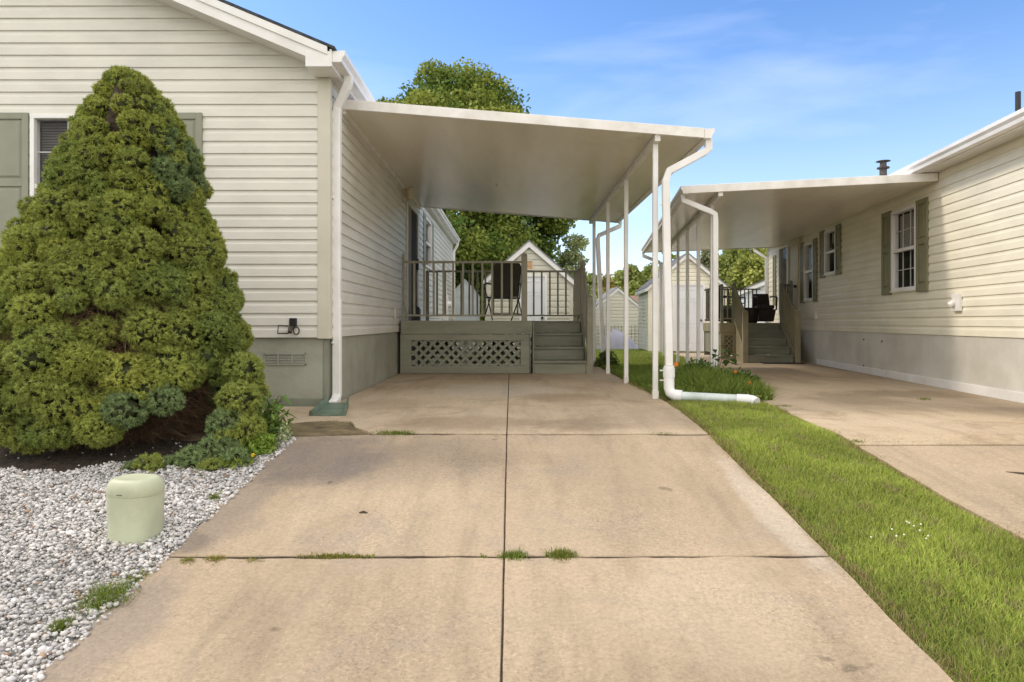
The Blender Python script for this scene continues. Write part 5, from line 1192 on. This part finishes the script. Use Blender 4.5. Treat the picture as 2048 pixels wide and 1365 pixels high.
plant('leafy_weed', 'small weedy plant at the foot of the rear carport post', 'plant', (1.66, 12.3, 0), [((1.72, 12.2, 0.0), (0.22, 0.2, 0.30), 900, 0.06, (0.10, 0.15, 0.04))])
def broadleaf(label, x, y, z, n, L0, spread, col, seedh, name='broadleaf_plant'):
    p = thing(name, label, 'plant', (x, y, z)); m = MB(); lv, lf, lcq = [], [], []
    for k in range(n):
        t = random.uniform(0, 2*math.pi); r = random.uniform(.3, 1)*spread; h = seedh*random.uniform(.55, 1.05)
        e_ = (x+r*math.cos(t), y+r*math.sin(t)*.6, z+h); m.tube([(x+random.uniform(-.02, .02), y, z), (x+r*.4*math.cos(t), y+r*.3*math.sin(t), z+h*.7), e_], [.004, .003, .002], 5, caps=False)
        for q in range(3):
            a = t+random.uniform(-1.2, 1.2); L_ = L0*random.uniform(.6, 1.1); dx, dy_ = math.cos(a), math.sin(a); dr_ = random.uniform(-.5, .15); b0 = len(lv)
            for (f, wd_) in ((0, 0), (.25, .30), (.55, .30), (.85, .12), (1, 0)):
                for sg in ((-1, 0, 1)): lv.append((e_[0]+dx*f*L_-dy_*sg*wd_*L_, e_[1]+dy_*f*L_+dx*sg*wd_*L_, e_[2]-.02*q*3+L_*(f*dr_-f*f*.25)+abs(sg)*wd_*L_*.3)); lcq.append([c*random.uniform(.95, 1.05)*(.8+.15*q) for c in col])
            for i in range(4):
                for j in range(2): lf.append((b0+i*3+j, b0+i*3+j+1, b0+(i+1)*3+j+1, b0+(i+1)*3+j))
    m.build('stem', M['bark'], p, smooth=True); np_mesh('leaves', np.array(lv), np.array(lf), M['leaf'], np.array(lcq), parent=p, smooth=True); return p
broadleaf('tall broad-leaved plant with drooping green leaves in front of the neighbouring carport posts', 2.52, 8.35, 0.02, 11, 0.13, 0.26, (0.12, 0.22, 0.06), 0.50)
broadleaf('green broad-leaved plant leaning out beside the spruce at the driveway edge', -1.72, 4.90, 0.0, 7, 0.11, 0.16, (0.17, 0.29, 0.07), 0.30)
plant('leafy_weed', 'bright green leafy weeds with a yellow flower under the right side of the spruce', 'plant', (-1.72, 4.62, gz(4.6)), [((-1.66, 4.48, gz(4.5)), (0.13, 0.16, 0.12), 1300, 0.035, (0.22, 0.32, 0.05)), ((-1.70, 4.80, -0.02), (0.16, 0.16, 0.30), 700, 0.045, (0.16, 0.24, 0.05)), ((-1.56, 4.70, -0.01), (0.06, 0.08, 0.12), 240, 0.022, (0.45, 0.50, 0.28)), ((-1.70, 4.22, gz(4.25)), (0.12, 0.14, 0.04), 260, 0.04, (0.20, 0.26, 0.05))])
broadleaf('small low sprig with pale leaves on the damp soil beside the splash block', -1.82, 5.15, 0.0, 6, 0.04, 0.05, (0.26, 0.32, 0.09), 0.09)
def flower(label, u, v, y, r, mat, stem=0.1):
    x = (u-1022)/1365*y; z = 0.8-(v-645)/1365*y; f = thing('flower', label, 'flower', (x, y, z-stem), None); m = MB()
    m.tube([(x, y, z-stem), (x+.005, y, z)], .002, 5); m.build('stem', M['cushion'], f); m = MB()
    for k in range(12):
        t = 2*math.pi*k/12; c, s = math.cos(t), math.sin(t); m.add([(x, y-.004, z), (x+c*r*.7-s*r*.28, y-.01, z+s*r*.7+c*r*.28), (x+c*r, y-.006, z+s*r), (x+c*r*.7+s*r*.28, y-.01, z+s*r*.7-c*r*.28)], [(0, 1, 2, 3)])
    m.lathe((x, y, z-.006), [(.001, 0), (r*.5, .006), (r*.4, .014), (.001, .018)], 8); m.build('petals', mat, f)
flower('yellow dandelion-like flower in the weeds beside the spruce', 507, 911, 4.30, 0.016, M['flower_y'])
flower('orange flower on the dark marigold bush, leftmost of the orange ones', 1352, 729, 8.3, 0.032, M['flower_o'])
flower('small orange flower in front of the neighbouring slab, above the nearest orange one', 1470, 744, 7.9, 0.022, M['flower_o'], 0.12)
flower('orange flower at the edge of the neighbouring slab, nearest of the orange ones', 1499, 767, 7.35, 0.026, M['flower_o'], 0.08)
# clover heads
cl = MB()
V = []
for k in range(11):
    u, v = random.uniform(1740, 1860), random.uniform(1042, 1078); x, y = at_px(u, v, 0.04); cl.lathe((x, y, gz(y)+0.035), [(.001, 0), (.004, .002), (.0045, .005), (.0015, .008)], 8)
o = cl.build('clover_flowers', M['flower_w'], smooth=True); tag(o, 'scatter of tiny white clover flower heads in the grass strip', 'clover', kind='stuff')
# fallen twig / debris on the driveway
m = MB(); x, y = at_px(727, 1027); m.tube([(x-.022, y, gz(y)+.004), (x, y+.004, gz(y)+.008), (x+.022, y-.004, gz(y)+.005)], [.003, .006, .002], 6); tag(m.build('twig', M['bark'], at=(x, y, gz(y))), 'small dark curled leaf or twig lying on the middle driveway slab', 'twig')
m = MB(); x, y = at_px(2036, 948); m.tube([(x-.05, y+.03, gz(y)+.004), (x+.05, y-.03, gz(y)+.006)], [.004, .008], 6); tag(m.build('twig', M['bark'], at=(x, y, gz(y))), 'dark stick lying on the neighbouring driveway at the far right', 'twig')

# ------------------------------------------------------------------ TREES
def tree(label, x, y, z, H, W_, crown_z, n_cl, n_leaf, lsize, cols, group=None, trunk_r=0.25, name='tree', seed=1, clr=None, flat=1.0, cat='tree', top=None):
    r_ = np.random.default_rng(seed); t = thing(name, label, cat, (x, y, z), group)
    cz = (crown_z+H)/2; hz_ = (H-crown_z)/2
    d = r_.normal(size=(n_cl, 3)); d /= np.linalg.norm(d, axis=1, keepdims=True); rad = r_.uniform(0.25, 1, n_cl)**0.5
    cc = np.array([x, y, z+cz])+d*rad[:, None]*np.array([W_*.80, W_*.80, hz_*.90]); 
    # narrower toward the top
    f = np.clip((cc[:, 2]-z-cz)/hz_, 0, 1); cc[:, 0] = x+(cc[:, 0]-x)*(1-0.42*f); cr = (clr or W_*0.24)*r_.uniform(.6, 1.25, n_cl)
    m = MB(); m.tube([(x, y, z-0.1), (x+.05, y, z+crown_z*.6), (x, y, z+crown_z+hz_*.3), (x-.05, y, z+cz+hz_*.5)], [trunk_r, trunk_r*.8, trunk_r*.5, trunk_r*.15], 10)
    for k in range(0, n_cl, max(1, n_cl//26)):
        a = Vector((x, y, z+crown_z*0.8+(cc[k][2]-z-crown_z)*.3)); b = Vector(cc[k]); mid = a.lerp(b, .5)+Vector((0, 0, .15*W_*.3)); m.tube([a, mid, b], [trunk_r*.32, trunk_r*.2, trunk_r*.05], 6, caps=False)
    m.build('trunk', M['bark'], t, smooth=True)
    li = r_.integers(0, n_cl, n_leaf); d = r_.normal(size=(n_leaf, 3)); d /= np.linalg.norm(d, axis=1, keepdims=True)
    P0 = cc[li]+d*(cr[li]*r_.uniform(.45, 1.08, n_leaf))[:, None]*np.array([1, 1, .72])
    a = unit(d*.5+r_.normal(size=(n_leaf, 3))*.6+np.array([0, 0, -.2])); s = unit(np.cross(a, r_.normal(size=(n_leaf, 3)))); L_ = lsize*r_.uniform(.6, 1.3, (n_leaf, 1))
    V = np.stack([P0, P0+a*L_*.45+s*L_*.42, P0+a*L_, P0+a*L_*.45-s*L_*.42], 1).reshape(-1, 3)
    ct = r_.uniform(0, 1, n_cl); c0, c1 = np.array(cols[0]), np.array(cols[1]); tt_ = np.clip(ct[li]+r_.normal(0, .2, n_leaf), 0, 1)[:, None]
    C = (c0*(1-tt_)+c1*tt_)*r_.uniform(.75, 1.2, (n_leaf, 1)); np_mesh('crown', V, np.arange(len(V)).reshape(-1, 4), M['leaf'], C.repeat(4, 0), parent=t)
    return t
tree('large green maple tree rising behind the near carport roof', -2.25, 26.5, gz(26), 11.4, 5.3, -0.6, 260, 210000, 0.13, ((0.11, 0.19, 0.035), (0.34, 0.37, 0.07)), seed=3, clr=0.82, trunk_r=0.3, name='maple_tree')
tree('small pale-leaved tree beside the maple, above the cream shed roof', 2.65, 27.5, gz(27), 4.6, 0.95, 1.2, 26, 9000, 0.10, ((0.28, 0.34, 0.11), (0.52, 0.56, 0.30)), seed=5, clr=0.34, trunk_r=0.08)
grp = 'trees of the far wood'
far = [  # px x of centre, Y, top px y, half width px, cols, label
 (1186, 78, 546, 22, 0), (1212, 74, 553, 20, 1), (1238, 82, 542, 24, 2), (1262, 70, 528, 26, 0), (1296, 76, 520, 28, 0), (1326, 72, 524, 26, 2), (1345, 84, 516, 26, 0), (1150, 84, 552, 24, 2), (1228, 66, 572, 18, 1), (1270, 64, 566, 22, 2), (1196, 66, 580, 16, 2),
 (1425, 48, 496, 28, 3), (1462, 44, 484, 34, 0), (1505, 40, 478, 38, 2), (1545, 46, 474, 40, 2), (1408, 60, 520, 26, 0), (1385, 66, 524, 26, 1)]
cols = [((0.17, 0.22, 0.06), (0.34, 0.38, 0.10)), ((0.32, 0.26, 0.08), (0.52, 0.42, 0.14)), ((0.26, 0.30, 0.07), (0.46, 0.48, 0.12)), ((0.17, 0.19, 0.09), (0.32, 0.33, 0.17))]
desc = ['dark green', 'yellow-brown', 'light green', 'thin-crowned grey-green']
wh_ = ['behind the deck corner newel', 'over the beige shed, left of its peak', 'just behind the beige shed peak', 'right of the beige shed peak, over the lawn gap', 'between the beige shed and the yellow-cream shed', 'over the left roof edge of the yellow-cream shed', 'behind the peak of the yellow-cream shed', 'over the right eave of the cream shed', 'low in front of the wood, left of the beige shed peak', 'low in front of the wood, right of the beige shed peak', 'low in front of the wood at its left end', 'beside the right slope of the yellow-cream shed', 'left of the grey roofed white house', 'above the grey roofed white house', 'beside the rear downspout of the yellow-cream house', 'over the right slope of the yellow-cream shed', 'just right of the yellow-cream shed peak']
for k, (u, yy, vt, hw, ci) in enumerate(far):
    x = (u-1022)/1365*yy; zt = 0.8+(645-vt)/1365*yy; zb = gz(yy); H = zt-zb; W_ = hw/1365*yy*1.25
    tree('%s tree %s' % (desc[ci], wh_[k]), x, yy, zb, H, W_, H*0.12, 44, 8000 if yy > 60 else 14000, 0.0048*yy, cols[ci], grp, trunk_r=0.16, seed=20+k, clr=W_*0.42)
# low hedge of undergrowth behind the yards
Vs = []; Cs = []
for k in range(60):
    x = -6+k*0.62; v, c = leafcloud((x, 58+rng.uniform(-2, 2), -0.4), (1.0, 1.0, rng.uniform(1.2, 3.0)), 320, 0.32, (0.12, 0.15, 0.035)); Vs.append(v); Cs.append(c)
V = np.concatenate(Vs); o = np_mesh('undergrowth', V, np.arange(len(V)).reshape(-1, 4), M['leaf'], np.concatenate(Cs)); tag(o, kind='stuff', label='low green undergrowth at the foot of the far wood', cat='undergrowth')
